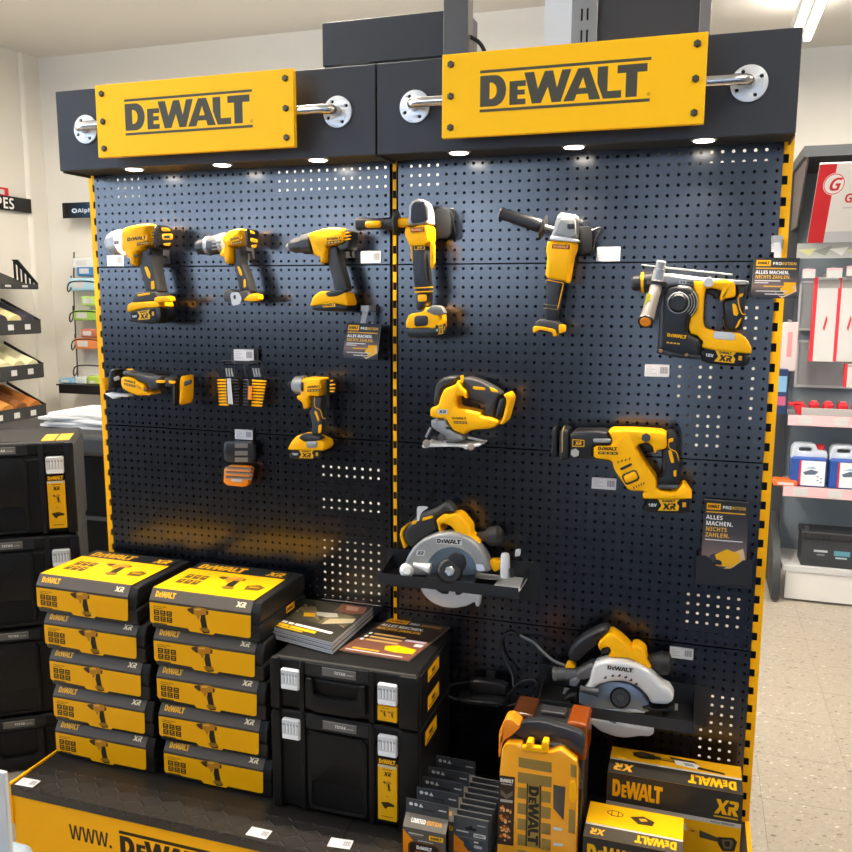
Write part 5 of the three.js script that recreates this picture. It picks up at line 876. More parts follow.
const packFront = print(256, 256, (c, w, h) => { fill(c, '#57534c', 0, 0, w, h); poly(c, '#e8860c', [[0, 20], [64, 110], [30, 180], [30, h], [0, h]]); fill(c, '#c9c5bc', 34, 40, 90, 8); fill(c, '#8a8478', 34, 56, 80, 4); fill(c, '#e8b010', 156, 34, 84, 40); mark(c, 166, 43, 64, 22, '#2a2010'); fill(c, '#b9b4aa', 90, 92, 90, 7); c.fillStyle = '#2c2018'; c.beginPath(); c.roundRect(36, 112, 184, 140, 40); c.fill(); c.strokeStyle = '#6a4020'; c.lineWidth = 10; c.stroke(); mark(c, 82, 140, 92, 30, '#e8e4dc'); c.strokeStyle = '#e8860c'; c.lineWidth = 4; c.strokeRect(78, 190, 104, 26); fill(c, '#e8860c', 88, 199, 80, 7); }, 0.4);
const packTab = print(256, 96, (c, w, h) => { fill(c, '#3d4044', 0, 0, w, h); c.fillStyle = '#c9c9c6'; c.beginPath(); c.arc(30, 34, 12, 0, 7); c.arc(60, 34, 11, 0, 7); c.fill(); poly(c, '#c9c9c6', [[76, 46], [90, 20], [104, 46]]); fill(c, '#b9b9b6', 196, 40, 46, 9); fill(c, '#1a1a1b', 100, 56, 70, 7); }, 0.45);
const packSlope = print(256, 72, (c, w, h) => { fill(c, '#6a655c', 0, 0, w, h); say(c, 'LIMITED', 40, 44, 30, '#f2efe8', { width: 88 }); say(c, 'EDITION', 134, 44, 30, '#e89a1c', { width: 90 }); }, 0.4);
const thinFront = print(256, 288, (c, w, h) => { fill(c, '#4c4f52', 0, 0, w, h); c.fillStyle = '#161617'; c.beginPath(); c.roundRect(86, 66, 84, 18, 9); c.fill(); c.beginPath(); c.arc(128, 66, 14, 0, 7); c.fill(); fill(c, '#b9b9b6', 176, 36, 60, 6); fill(c, '#c9c9c6', 18, 96, 92, 10); fill(c, '#e4e2dc', 150, 100, 88, 28); mark(c, 156, 105, 76, 18, '#4c4f52'); fill(c, '#8a8a88', 18, 140, 220, 3); poly(c, '#f08a1c', [[0, 130], [84, 186], [150, 258], [0, 258]]); poly(c, '#3a4450', [[80, 150], [110, 150], [130, 200], [150, 196], [160, 230], [110, 236], [76, 200]]); fill(c, '#d8d6d0', 152, 158, 34, 10); fill(c, '#a9a9a6', 152, 186, 60, 20); fill(c, '#c9b89a', 20, 264, 60, 10); }, 0.4);
{
  let p0, q0;
  const w = 0.056, names = ['front', 'second', 'middle', 'fourth', 'rearmost'];
  for (let k = 0; k < 5; k++) {
    const lab = `${names[k]} grey accessory pack with hang tab in the row beside the tool box`, p = [[0.23, 0.24, 0.24, 0.241, 0.242][k], 0.17, [0.42, 0.366, 0.317, 0.266, 0.207][k]];
    if (p0) { copyOf(p0, lab, p); continue; }
    p0 = thing('accessory_pack', lab, 'package', p, 'hang tab packs in a row');
    part('carton', slab([[-0.026, 0.001], [0, 0.001], [0, 0.0825], [-0.022, 0.1065], [-0.026, 0.1065]], -w, w, 0.0006, { round: 0 }).rotateY(-Math.PI / 2).scale(-1, 1, 1).rotateY(0), M('#4b4842', 0.45), p0);
    part('hang_tab', box(-w, w, 0.1, 0.145, -0.0245, -0.0235), M('#3d4044', 0.45), p0);
    part('front_print', quadGeo([[-w, 0.0825, 0.0008], [w, 0.0825, 0.0008], [w, 0.001, 0.0008], [-w, 0.001, 0.0008]]), packFront, p0);
    part('slope_print', quadGeo([[-w, 0.1075, -0.0225], [w, 0.1075, -0.0225], [w, 0.083, 0.0008], [-w, 0.083, 0.0008]]), packSlope, p0);
    part('tab_print', quadGeo([[-w, 0.145, -0.023], [w, 0.145, -0.023], [w, 0.1075, -0.023], [-w, 0.1075, -0.023]]), packTab, p0);
  }
  for (let k = 0; k < 8; k++) {
    const lab = `${['front', 'second', 'third', 'fourth', 'fifth', 'sixth', 'seventh', 'rearmost'][k]} thin grey card pack with orange corner beside the organizer case`, p = [0.338 + (k % 3) * 0.001, 0.17, 0.377 - k * 0.0255];
    if (q0) { copyOf(q0, lab, p); continue; }
    q0 = thing('card_pack', lab, 'package', p, 'thin card packs in a row');
    part('card', rbox(-0.045, 0.045, 0.0005, 0.11, -0.006, 0, 0.0015), M('#3c3e40', 0.45), q0);
    part('rim', box(-0.0445, 0.0445, 0.1085, 0.1104, -0.0035, -0.001), M('#5c5c5a', 0.5), q0);
    part('front_print', quadGeo([[-0.044, 0.109, 0.0006], [0.044, 0.109, 0.0006], [0.044, 0.001, 0.0006], [-0.044, 0.001, 0.0006]]), thinFront, q0);
  }
}
function carton(label, [x, y, z], W, H, D, front, top, turn = 0) {
  const t = thing('tool_carton', label, 'carton', [x, y, z], 'yellow tool cartons'); t.rotation.y = turn;
  const w = W / 2, edge = M('#c88c06', 0.5), e = 0.0006;
  part('carton', rbox(-w, w, 0.001, H, -D, 0, 0.0015, 1), edge, t);
  part('front_print', quadGeo([[-w, H, e], [w, H, e], [w, 0.001, e], [-w, 0.001, e]]), front, t);
  part('top_print', quadGeo([[-w, H + e, -D], [w, H + e, -D], [w, H + e, 0], [-w, H + e, 0]]), top, t);
  part('side_print', quadGeo([[w + e, H, 0], [w + e, H, -D], [w + e, 0.001, -D], [w + e, 0.001, 0]]), M('#2c2a26', 0.45), t);
}
const upsideDown = (c, x, y, w, h, fn) => { c.save(); c.translate(x + w, y + h); c.rotate(Math.PI); fn(0, 0, w, h); c.restore(); };
const grinderPicture = (c, x, y, s, flip) => { c.save(); c.translate(x, y); c.scale(s, s); poly(c, '#2e2820', [[0, 20], [18, 2], [60, 6], [64, 34], [30, 44], [4, 40]]); poly(c, '#cfc8b8', [[50, 6], [88, 12], [96, 40], [60, 48], [52, 32]]); poly(c, '#d89c18', [[88, 14], [140, 30], [146, 58], [96, 52]]); poly(c, '#4a4336', [[138, 30], [210, 48], [214, 66], [140, 60]]); poly(c, '#332c22', [[206, 44], [262, 36], [276, 50], [268, 92], [226, 100], [208, 72]]); poly(c, '#6a5c40', [[220, 52], [256, 46], [262, 56], [256, 84], [230, 88]]); poly(c, '#2a241b', [[230, 58], [250, 54], [250, 76], [236, 78]]); poly(c, '#c8901c', [[96, 26], [130, 34], [134, 44], [98, 42]]); fill(c, '#8a2a10', 106, 36, 14, 6); c.restore(); };
const bigFront = print(512, 300, (c, w, h) => { fill(c, '#36322c', 0, 0, w, 128); mark(c, 22, 26, 194, 74, '#e8aa08'); xr(c, 416, 34, 84, 62, '#e8aa08'); fill(c, '#c89a20', 410, 104, 90, 7); fill(c, '#b9b4aa', 0, 124, w, 18); say(c, 'ANGLE GRINDER', 400, 138, 11, '#4a443a', { width: 96 }); fill(c, '#dfa008', 0, 142, w, h - 142); fill(c, '#a8700a', 30, 160, 100, 26); grinderPicture(c, 220, 150, 1.02); }, 0.42);
const bigTop = print(512, 200, (c, w, h) => { fill(c, '#e2a408', 0, 0, w, h); fill(c, '#c9c2b4', 0, 88, w, 12); fill(c, '#36322c', 0, 100, w, 100); upsideDown(c, 310, 118, 180, 62, (a, b, e, f) => mark(c, a, b, e, f, '#e8aa08')); upsideDown(c, 20, 122, 76, 54, (a, b, e, f) => xr(c, a, b, e, f, '#d8a030')); c.save(); c.translate(0, -4); c.scale(1, 1.25); poly(c, '#2a241c', [[86, 22], [120, 8], [170, 16], [184, 30], [176, 46], [120, 52], [92, 42]]); poly(c, '#4a3f2c', [[100, 22], [124, 14], [150, 20], [146, 34], [108, 36]]); poly(c, '#332b20', [[176, 24], [256, 30], [256, 44], [178, 42]]); poly(c, '#b8860e', [[200, 28], [250, 32], [250, 38], [200, 36]]); poly(c, '#dcd8d0', [[250, 24], [330, 28], [356, 40], [346, 62], [262, 54]]); poly(c, '#8f99a4', [[290, 34], [326, 36], [334, 50], [296, 50]]); poly(c, '#2e2820', [[232, 12], [330, 18], [344, 28], [240, 26]]); poly(c, '#2a241c', [[346, 46], [440, 56], [452, 62], [446, 68], [344, 60]]); c.restore(); }, 0.42);
const smallFront = print(384, 200, (c, w, h) => { fill(c, '#36322c', 0, 0, w, h); mark(c, 18, 30, 230, 84, '#e8aa08'); fill(c, '#b9b4aa', 0, 126, w, 14); fill(c, '#dfa008', 0, 140, w, 60); }, 0.42);
const smallTop = print(384, 240, (c, w, h) => { fill(c, '#eaae08', 0, 0, w, h); fill(c, '#b9b4aa', 0, 148, w, 12); fill(c, '#4a443a', 0, 160, w, 80); upsideDown(c, 200, 172, 160, 50, (a, b, e, f) => mark(c, a, b, e, f, '#e8aa08')); upsideDown(c, 24, 180, 56, 40, (a, b, e, f) => xr(c, a, b, e, f, '#d8a030')); poly(c, '#3a3020', [[170, 60], [224, 40], [270, 66], [262, 96], [206, 100]]); poly(c, '#c8962a', [[206, 62], [232, 54], [244, 70], [216, 78]]); c.strokeStyle = '#4a3c18'; c.lineWidth = 4; c.beginPath(); c.ellipse(110, 56, 32, 17, 0.1, 0, 7); c.stroke(); c.strokeRect(96, 40, 26, 34); }, 0.42);
carton('larger yellow-and-grey tool carton with grinder picture at the back by the right upright', [0.813, 0.17, 0.195], 0.326, 0.19, 0.13, bigFront, bigTop);
carton('smaller yellow-and-grey tool carton standing in front of the larger one', [0.727, 0.17, 0.372], 0.228, 0.12, 0.145, smallFront, smallTop);

// ---------------------------------------------------------------- what stands around the display
const rectAt = (x0, y0, x1, y1, z) => { const a = onPlane(x0, y0, z), b = onPlane(x1, y1, z); return { x: (a[0] + b[0]) / 2, y0: Math.min(a[1], b[1]), w: Math.abs(b[0] - a[0]) / 2, h: Math.abs(a[1] - b[1]) }; };
struct('partition', rbox(-3.9, -0.1, FLOOR_Y, 1.55, 2.5, 3.2, 0.01), M('#141416', 0.6));   // dark shelving across the aisle, behind the camera
{ // neighbouring fixture seen over the top of the wall
  const z = -0.3, r = rectAt(322, 26, 446, 64, z), t = thing('header_box', 'dark light box of the neighbouring fixture seen over the left bay', 'light box', [r.x, r.y0 + 0.024, z]);
  const sl = onPlane(445, 12, z)[1] - onPlane(322, 26, z)[1];
  part('housing', rbox(-r.w, r.w + 0.06, 0, 0.128, -0.14, 0, 0.003), headerPaint, t); part('underside', box(-r.w + 0.004, r.w + 0.05, -0.006, 0, -0.13, -0.006), rubber, t);
  part('lamp', rbox(-r.w + 0.05, -r.w + 0.15, -0.012, -0.005, -0.05, -0.004, 0.002), glow('#fff4e4', 5), t);
  const l = new THREE.SpotLight('#fff0dc', 2, 0, 0.9, 0.8, 2); l.position.set(-r.w + 0.1, -0.016, -0.03); l.target.position.set(-r.w + 0.1, -1, -0.03); l.castShadow = true; t.add(l, l.target);
  part('post', rbox(r.w + 0.005, r.w + 0.08, -2.3, 0.4, -0.01, 0.05, 0.004), M('#4c4a48', 0.5), t);
  part('cable', tube([[r.w + 0.08, 0.04, 0.02], [r.w + 0.1, 0.03, 0], [r.w + 0.11, 0.0, -0.05], [r.w + 0.1, -0.1, -0.08]], 0.006), rubber, t);
}
{
  const z = -0.5, g = thing('shelf_post', 'tall white post with grey slotted upright beside it, rising behind the larger sign', 'post', [0.393, -LIFT, z]);
  part('white_post', box(-0.079, 0.005, 0.002, 2.85, -0.1, 0), whiteMetal, g);
  const s = new THREE.Shape(); s.moveTo(0.006, 0.002); s.lineTo(0.08, 0.002); s.lineTo(0.08, 2.85); s.lineTo(0.006, 2.85); s.closePath();
  for (let y = 1.9; y < 2.82; y += 0.062) for (const x of [0.033, 0.05]) { const h = new THREE.Path(); h.moveTo(x, y); h.lineTo(x, y + 0.035); h.lineTo(x + 0.006, y + 0.035); h.lineTo(x + 0.006, y); h.closePath(); s.holes.push(h); }
  part('slotted_upright', new THREE.ExtrudeGeometry(s, { depth: 0.003, bevelEnabled: false }).translate(0, 0, -0.003), M('#8d8b88', 0.4, { metalness: 0.3 }), g);
  part('upright_core', box(0.01, 0.076, 0.002, 2.84, -0.05, -0.012), rubber, g);
  part('back_board', box(0.081, 0.379, 1.6, 2.85, -0.04, -0.02), M('#3a3634', 0.6), g);
  part('end_post', rbox(0.38, 0.412, 0.002, 2.85, -0.05, 0, 0.003), M('#77706a', 0.5), g);
}
// left side: trays on the side wall, far ends showing
{
  const zs = -2.6, X0 = -3.935, X1 = -3.6, trays = [[1.612, 1.646, 'topmost tray on the side wall with barred end and a small picture'], [1.306, 1.398, 'second tray on the side wall, holding dark and cream rolls'], [0.995, 1.092, 'third tray on the side wall, full of cream rolls'], [0.706, 0.8, 'lowest visible tray on the side wall, full of brown rolls']];
  trays.forEach(([y0, y1, lab], k) => {
    const t = thing('wall_tray', lab, 'tray', [X1, y0, zs], 'black trays on the side wall'), L = 1.5, h = y1 - y0, d = X0 - X1;
    part('front_lip', box(-0.012, 0, 0, h, 0, L), M('#29292b', 0.5), t);
    part('bottom', slab([[d, 0.12], [-0.004, 0.004], [-0.004, -0.004], [d, 0.11]], 0.004, L, 0, { round: 0 }), dark, t);
    if (k === 0) { for (let i = 0; i < 6; i++) { const x = d + 0.14 + i * 0.036; part('bar', box(x - 0.006, x + 0.006, h, h + 0.16 - Math.max(0, i * 0.03), -0.006, 0.006), black, t); } part('end_rail', slab([[d + 0.12, h + 0.17], [d + 0.17, h + 0.17], [0, h], [-0.02, h]], -0.006, 0.006, 0, { round: 0 }), black, t); part('picture', box(d + 0.005, d + 0.02, 0.12, 0.3, 0.1, 0.6), print(128, 64, (c, w, hh) => { fill(c, '#4a423c', 0, 0, w, hh); for (let i = 0; i < 12; i++) fill(c, ['#8a8078', '#2a2422', '#b0a498'][i % 3], rnd() * 110, rnd() * 50, 20, 14); }, 0.6), t); }
    else part('end_rail', slab([[d, h + 0.15], [d, h + 0.13], [-0.01, h - 0.012], [0, h]], -0.006, 0.006, 0, { round: 0 }), black, t);
    for (let i = 0; i < 8; i++) part('price_label', box(0.0005, 0.002, h * 0.3, h * 0.7, 0.1 + i * 0.15, 0.15 + i * 0.15), white, t);
  });
  let proto;
  const cols = [[], ['#3d3a44', '#e0d29a'], ['#e6dfb4', '#dcd3a4'], ['#b8702c', '#8a5426', '#c88a3c']], names = ['', 'second', 'third', 'lowest'];
  for (const k of [1, 2, 3]) for (let i = 0; i < 6; i++) {
    const y = trays[k][0], c = cols[k][i % cols[k].length], colour = [['', ''], ['dark', 'cream'], ['cream', 'straw-coloured'], ['rust brown', 'dark brown', 'ochre']][k][i % cols[k].length];
    const t = thing('roll', `${colour} roll lying in the ${names[k]} wall tray, ${['nearest its far end', 'second from its far end', 'third from its far end', 'fourth from its far end', 'fifth from its far end', 'sixth from its far end'][i]}`, 'roll', [-3.62, y + 0.075, zs + 0.09 + i * 0.125], 'rolls in the wall trays');
    proto ??= lathe3([-0.3, 0.105, 0], [0, 0, 0], [[0, 0.056], [1, 0.056]], 20);
    part('sheet', proto, M(c, 0.7), t); part('core', lathe3([-0.002, 0.0005, 0], [0.0015, 0, 0], [[0, 0.03], [1, 0.028]], 16), M('#5a5046', 0.8), t);
  }
  const sg = thing('shelf_sign', 'black header sign with white capital letters above the trays on the side wall', 'sign', [-3.93, 2.168, -2.93]);
  part('board', box(0, 0.012, 0, 0.1, 0, 0.9), black, sg); part('letters', quadGeo([[0.0126, 0.097, 0.46], [0.0126, 0.097, 0.16], [0.0126, 0.003, 0.16], [0.0126, 0.003, 0.46]]), print(224, 72, (c, w, h) => { fill(c, '#1a1a1b', 0, 0, w, h); say(c, 'TAPES', 2, 66, 82, '#f0eeea', { width: 220 }); }, 0.5), sg);
  const rs = thing('shelf_sign', 'small red-edged white sign on top of the black sign on the side wall', 'sign', [-3.93, 2.262, -2.72]); part('board', box(0, 0.012, 0, 0.06, 0, 0.7), red, rs); part('face', box(0.012, 0.014, 0.012, 0.045, 0.04, 0.66), paper, rs);
}
{ // wire rack, sign and shelf on the back wall at the left
  const z = -2.95, T = tool('wire_rack', 'black wire rack with coloured packs on the back wall left of the display', 'wire rack', [0, 0, 1], z, [82, 378]);
  for (const [y, x0] of [[292, 68], [322, 70], [350, 72], [376, 74]]) T.wire('basket_wire', [[x0 + 3, y - 16, z - 0.05], [x0 + 3, y - 4, z], [x0, y, z + 0.06], [x0 + 1, y - 9, z + 0.08], [x0 + 40, y - 6, z + 0.08], [x0 + 40, y, z + 0.05]], 0.005, black);
  for (const u of [74, 97]) T.wire('rack_wire', [[u, 252, z - 0.1], [u, 300, z - 0.1], [u + 2, 340, z - 0.1], [u + 4, 380, z - 0.1]], 0.005, black);
  part('rack_bar', (() => { const r = rectAt(78, 341, 112, 346, z - 0.08); return box(r.x - r.w - T.g.position.x, r.x + r.w - T.g.position.x, r.y0 - T.g.position.y + LIFT, r.y0 + r.h - T.g.position.y + LIFT, z - 0.09, z - 0.08); })(), black, T.g);
  const packs = [[72, 258, 108, 268, '#d8dcdc', 'pale topmost'], [76, 266, 108, 276, '#3f7fbe', 'strong blue'], [68, 278, 108, 291, '#a6cddd', 'light blue'], [80, 296, 108, 306, '#aed070', 'light green'], [73, 310, 108, 321, '#9cc458', 'leaf green'], [80, 329, 108, 338, '#c07058', 'brick red'], [74, 338, 108, 350, '#e48a52', 'orange']];
  packs.forEach(([x0, y0, x1, y1, c, n]) => { const r = rectAt(x0, y0, x1, y1, z), t = thing('sponge_pack', `${n} pack in the wire rack on the back wall`, 'package', [r.x, r.y0, z], 'packs in the wire rack'); part('wrapper', rbox(-r.w, r.w, 0, r.h, -0.1, 0, 0.012, 3), M(c, 0.4), t); part('label', box(-r.w * 0.8, -r.w * 0.2, r.h * 0.25, r.h * 0.75, 0, 0.002), paper, t); });
  const r = rectAt(62, 203, 108, 217, z), s = thing('shelf_sign', 'black and blue header sign with white lettering above the wire rack', 'sign', [r.x, r.y0, z]);
  part('board', box(-r.w, r.w, 0, r.h, -0.01, 0), black, s); part('bracket', box(-r.w * 0.5, r.w * 0.5, r.h * 0.4, r.h * 0.6, -0.149, -0.01), black, s);
  part('face', quadGeo([[-r.w * 0.85, r.h * 0.95, 0.001], [r.w, r.h * 0.95, 0.001], [r.w, r.h * 0.05, 0.001], [-r.w * 0.85, r.h * 0.05, 0.001]]), print(160, 64, (c, w, h) => { const g = c.createLinearGradient(0, 0, w, 0); g.addColorStop(0, '#16181c'); g.addColorStop(1, '#2a5a90'); c.fillStyle = g; c.fillRect(0, 0, w, h); c.strokeStyle = '#c8dcf0'; c.lineWidth = 6; c.beginPath(); c.arc(34, 34, 8, 0, 7); c.stroke(); say(c, 'Alphin', 46, 43, 25, '#d8e6f4'); }, 0.5), s);
  const q = rectAt(56, 384, 120, 396, -2.75), sh = thing('wall_shelf', 'black shelf with flat packs on the back wall under the wire rack', 'shelf', [q.x, q.y0, -2.75]);
  part('board', box(-q.w, q.w, q.h - 0.01, q.h, -0.33, 0), black, sh); part('lip', box(-q.w + 0.02, q.w, 0, q.h - 0.01, -0.02, -0.004), black, sh);
  [['#7fb0c8', 'pale blue', 58, 74], ['#c8d0cc', 'off-white', 75, 86], ['#a8c04c', 'lime green', 87, 100], ['#5c94b8', 'blue', 100, 112]].forEach(([c, n, x0, x1], i) => { const e = rectAt(x0, 377 + (i % 2) * 3, x1, 383, -2.82), t = thing('flat_pack', `${n} flat pack on the shelf under the wire rack`, 'package', [e.x, q.y0 + q.h, -2.82], 'flat packs on the wall shelf'); part('wrapper', rbox(-e.w, e.w, 0.0005, 0.035 + 0.012 * (i % 3), -0.16, 0, 0.008, 3), M(c, 0.45), t); part('label', box(-e.w * 0.6, e.w * 0.3, 0.008, 0.024, 0, 0.0015), paper, t); });
}
{ // dark counter with stacked price sheets, left of the display
  const t = thing('counter', 'dark counter with rounded top behind the tall stack of tool boxes', 'counter', [-2.2, -LIFT, -1.45]);
  part('top', rbox(-0.55, 0.65, 0.83, 0.945, -0.5, 0.3, 0.03, 3), M('#18181a', 0.5), t); part('cabinet', rbox(-0.5, 0.62, 0.002, 0.83, -0.46, 0.26, 0.01), new THREE.MeshPhysicalMaterial({ color: '#060607', roughness: 0.7, specularIntensity: 0.2 }), t); part('shelf_edge', box(-0.5, 0.62, 0.5, 0.52, 0.26, 0.275), M('#161617', 0.5), t);
  let s0; const kinds = ['lowest', 'second from below', 'third from below', 'second from the top', 'uppermost'];
  for (let i = 0; i < 5; i++) {
    const lab = `white printed sheet on the dark counter, ${kinds[i]} of the loose pile`, p = [-2.21 + [0, 0.03, -0.02, 0.02, 0.06][i], 0.8855 + i * 0.016, -1.45];
    if (s0) { copyOf(s0, lab, p, [0, 0.12, -0.1, 0.2, 0.05][i]); continue; }
    s0 = thing('paper_sheet', lab, 'paper', p, 'papers piled on the dark counter');
    part('sheet', slab([[-0.24, -0.16], [0.22, -0.18], [0.24, 0.16], [-0.22, 0.17]], 0, 0.014, 0.001, { round: 0 }).rotateX(-Math.PI / 2), paper, s0); part('print_bar', box(-0.15, 0.05, 0.0142, 0.0148, 0.05, 0.1), pale, s0);
  }
}
{ // corner of a white stand at the very left of the frame
  const t = thing('display_stand', 'corner of a white plastic stand at the lower left edge of the view', 'stand', [-0.75, -LIFT, 0.8]);
  part('panel', rbox(-0.1, 0.064, 0.03, 0.51, -0.012, 0, 0.004), M('#d9dde0', 0.35), t); part('foot', rbox(-0.1, 0.09, 0.002, 0.3, -0.06, 0.06, 0.03, 4), M('#9fb0c0', 0.4), t);
}
// ---------------------------------------------------------------- car supplies aisle on the right
{
  const z = -2.55, back = -2.85, X = (u, v, d = z) => onPlane(u, v, d);
  const xl = X(786, 420, back)[0], t = thing('shop_shelf', 'grey back panel shelving with two pink-edged shelves for car supplies', 'shelf', [xl + 0.5, -LIFT, back], undefined), bx = (x0, x1, y0, y1, z0, z1) => box(x0 - xl - 0.5, x1 - xl - 0.5, y0 + LIFT, y1 + LIFT, z0 - back, z1 - back);
  const xr = 2.3, kick = -0.045;
  const grey1 = M('#8d9698', 0.5), pink = M('#e8b8bc', 0.5), shelfGrey = M('#aab0b4', 0.45);
  part('back_panel', bx(xl, xr, 0.14, 2.25, back - 0.02, back), M('#7b858c', 0.5), t);
  const y1 = X(820, 415, z)[1], y2 = X(820, 487, z)[1], y3 = X(820, 567, z)[1];
  for (const y of [y1, y2]) { part('shelf_board', bx(xl, xr, y - 0.035, y - 0.012, back, z), shelfGrey, t); part('price_rail', bx(xl - 0.02, xr, y - 0.06, y - 0.005, z, z + 0.006), pink, t); for (let i = 0; i < 5; i++) part('price_label', bx(xl + 0.03 + i * 0.17, xl + 0.1 + i * 0.17, y - 0.055, y - 0.012, z + 0.006, z + 0.008), white, t); }
  part('base_board', bx(xl, xr, y3 - 0.03, y3, back, z + 0.03), M('#c4c4c4', 0.4), t); part('kick_plate', bx(xl + 0.02, xr, kick, y3 - 0.03, z + 0.01, z + 0.025), M('#d8d6d2', 0.4), t);
  part('upright', bx(xl - 0.06, xl, kick, 2.25, back - 0.04, back + 0.02), M('#3a3d40', 0.5), t);
  part('foot', slab([[0, kick + LIFT], [0.36, kick + LIFT], [0.36, 0.16], [0.3, 0.26], [0, 0.42]].map(([a, b]) => [a, b]), -0.02, 0.02, 0.002, { round: 0 }).rotateY(-Math.PI / 2).translate(-0.53, 0, 0.02), M('#2e3134', 0.5), t);
  const fy = X(800, 156, z)[1];
  part('canopy_frame', bx(xl - 0.06, xr, fy - 0.05, fy, back, z + 0.3), M('#4a4d50', 0.5), t); part('canopy_side', slab([[0, X(0, 243, z)[1] + LIFT], [0.3, X(0, 243, z)[1] + LIFT], [0.6, fy - 0.05 + LIFT], [0, fy - 0.05 + LIFT]], -0.004, 0.004, 0, { round: 0 }).rotateY(-Math.PI / 2).translate(-0.54, 0, 0), M('#5a5150', 0.6), t);
  const ya = X(820, 258, z)[1], yb = X(820, 243, z)[1]; part('picture_strip', bx(xl - 0.03, xr, ya, yb, z - 0.03, z - 0.02), print(512, 48, (c, w, h) => { fill(c, '#a8aaa6', 0, 0, w, h); for (let i = 0; i < 14; i++) poly(c, ['#c8c890', '#8a9088', '#d8dad2'][i % 3], [[i * 38, 8 + rnd() * 20], [i * 38 + 46, 6 + rnd() * 16], [i * 38 + 30, 40]]); }, 0.4), t);
  for (const [u0, v0, u1, v1] of [[800, 281, 846, 331], [797, 340, 862, 389]]) { const r = rectAt(u0, v0, u1, v1, back + 0.03); const p = part('mesh_panel', bx(r.x - r.w, r.x + r.w, r.y0, r.y0 + r.h, back + 0.022, back + 0.03), M('#9a9c9e', 0.5), t); part('panel_rim', join([bx(r.x - r.w, r.x + r.w, r.y0, r.y0 + 0.012, back + 0.03, back + 0.036), bx(r.x - r.w, r.x + r.w, r.y0 + r.h - 0.012, r.y0 + r.h, back + 0.03, back + 0.036), bx(r.x - r.w, r.x - r.w + 0.012, r.y0, r.y0 + r.h, back + 0.03, back + 0.036), bx(r.x + r.w - 0.012, r.x + r.w, r.y0, r.y0 + r.h, back + 0.03, back + 0.036)]), M('#b8babc', 0.5), p); }
  // tilted sign of the canopy
  const b0 = onPlane(807, 241, -2.52), sg = thing('canopy_sign', 'red and white canopy sign with round emblem over the car supplies', 'sign', [b0[0], b0[1], -2.52]), top = 0.34, dz = 0.3;
  part('board', slab([[0, 0], [0.01, -0.008], [dz + 0.006, top - 0.006], [dz, top]], 0, 0.9, 0, { round: 0 }).rotateY(-Math.PI / 2).translate(0.9, 0, 0), paper, sg);
  const at2 = (u, v) => [0.9 * u, top * (1 - v) - 0.0105, dz * (1 - v) + 0.013];
  part('print', quadGeo([at2(0, 0), at2(1, 0), at2(1, 1), at2(0, 1)]), print(1024, 400, (c, w, h) => { fill(c, '#e9e6e2', 0, 0, w, h); fill(c, '#d8323a', 0, 0, 84, h); fill(c, '#c8ccd2', 84, h - 60, w, 60); c.fillStyle = '#f0eeea'; c.beginPath(); c.arc(86, 96, 54, 0, 7); c.fill(); c.strokeStyle = '#d8323a'; c.lineWidth = 4; c.beginPath(); c.arc(86, 96, 49, 0, 7); c.stroke(); say(c, 'G', 86, 128, 88, '#d8323a', { align: 'center', font: 'italic bold' }); say(c, 'GE', 150, 190, 62, '#d8323a'); fill(c, '#d0cccc', 150, 212, 120, 8); }, 0.4), sg);
  // hung red and white cartons with price flags
  for (const [u0, v0, u1, v1, lab] of [[815, 277, 835, 362, 'tall red-edged white carton hanging nearest the display'], [839, 277, 859, 362, 'tall red-edged white carton hanging second from the display'], [845, 364, 866, 388, 'lower red-edged white carton at the edge of the view']]) {
    const r = rectAt(u0, v0, u1, v1, z - 0.1), g = thing('blade_carton', lab, 'carton', [r.x, r.y0, z - 0.1], 'red-edged white cartons');
    part('box', rbox(-r.w * 0.75, r.w, 0, r.h, -0.04, 0, 0.002), white, g); part('red_edge', rbox(-r.w, -r.w * 0.72, 0, r.h, -0.041, 0.001, 0.002), M('#d8303a', 0.4), g);
    part('top_print', box(-r.w * 0.7, r.w * 0.95, r.h * 0.87, r.h * 0.97, 0, 0.0012), pale, g); part('mark', slab([[-0.008, r.h * 0.4], [0.006, r.h * 0.55], [0.012, r.h * 0.5], [0.0, r.h * 0.36]], 0, 0.0012, 0, { round: 0 }), M('#c8383c', 0.5), g); part('peg', box(-0.004, 0.004, r.h, r.h + 0.02, -0.19, 0.02), pale, g);
  }
  for (const [u0, v0, u1, v1, lab] of [[803, 269, 815, 278, 'small price flag on the empty peg beside the hanging cartons'], [827, 268, 842, 278, 'price flag above the second hanging white carton'], [847, 266, 860, 276, 'price flag at the edge of the view above the hanging cartons']]) { const r = rectAt(u0, v0, u1, v1, z - 0.06), g = thing('price_flag', lab, 'price tag', [r.x, r.y0, z - 0.06], 'price flags over the cartons'); part('card', box(-r.w, r.w, 0, r.h, -0.003, 0), white, g); part('stripe', box(-r.w, r.w, r.h * 0.75, r.h, 0, 0.001), pink, g); part('arm', box(-0.003, 0.003, r.h, r.h + 0.006, -0.23, 0), pale, g); }
  { const r = rectAt(783, 322, 796, 372, z - 0.12), g = thing('clear_pack', 'narrow clear blister pack hanging just behind the right upright', 'package', [r.x, r.y0, z - 0.12]); part('blister', rbox(-r.w, r.w, 0, r.h, -0.03, 0, 0.01, 3), M('#c9bcb8', 0.25), g); part('insert', box(-r.w * 0.3, r.w * 0.3, r.h * 0.3, r.h * 0.8, 0, 0.001), M('#c88a8c', 0.5), g); part('peg', box(-0.003, 0.003, r.h, r.h + 0.01, -0.18, 0.01), pale, g); }
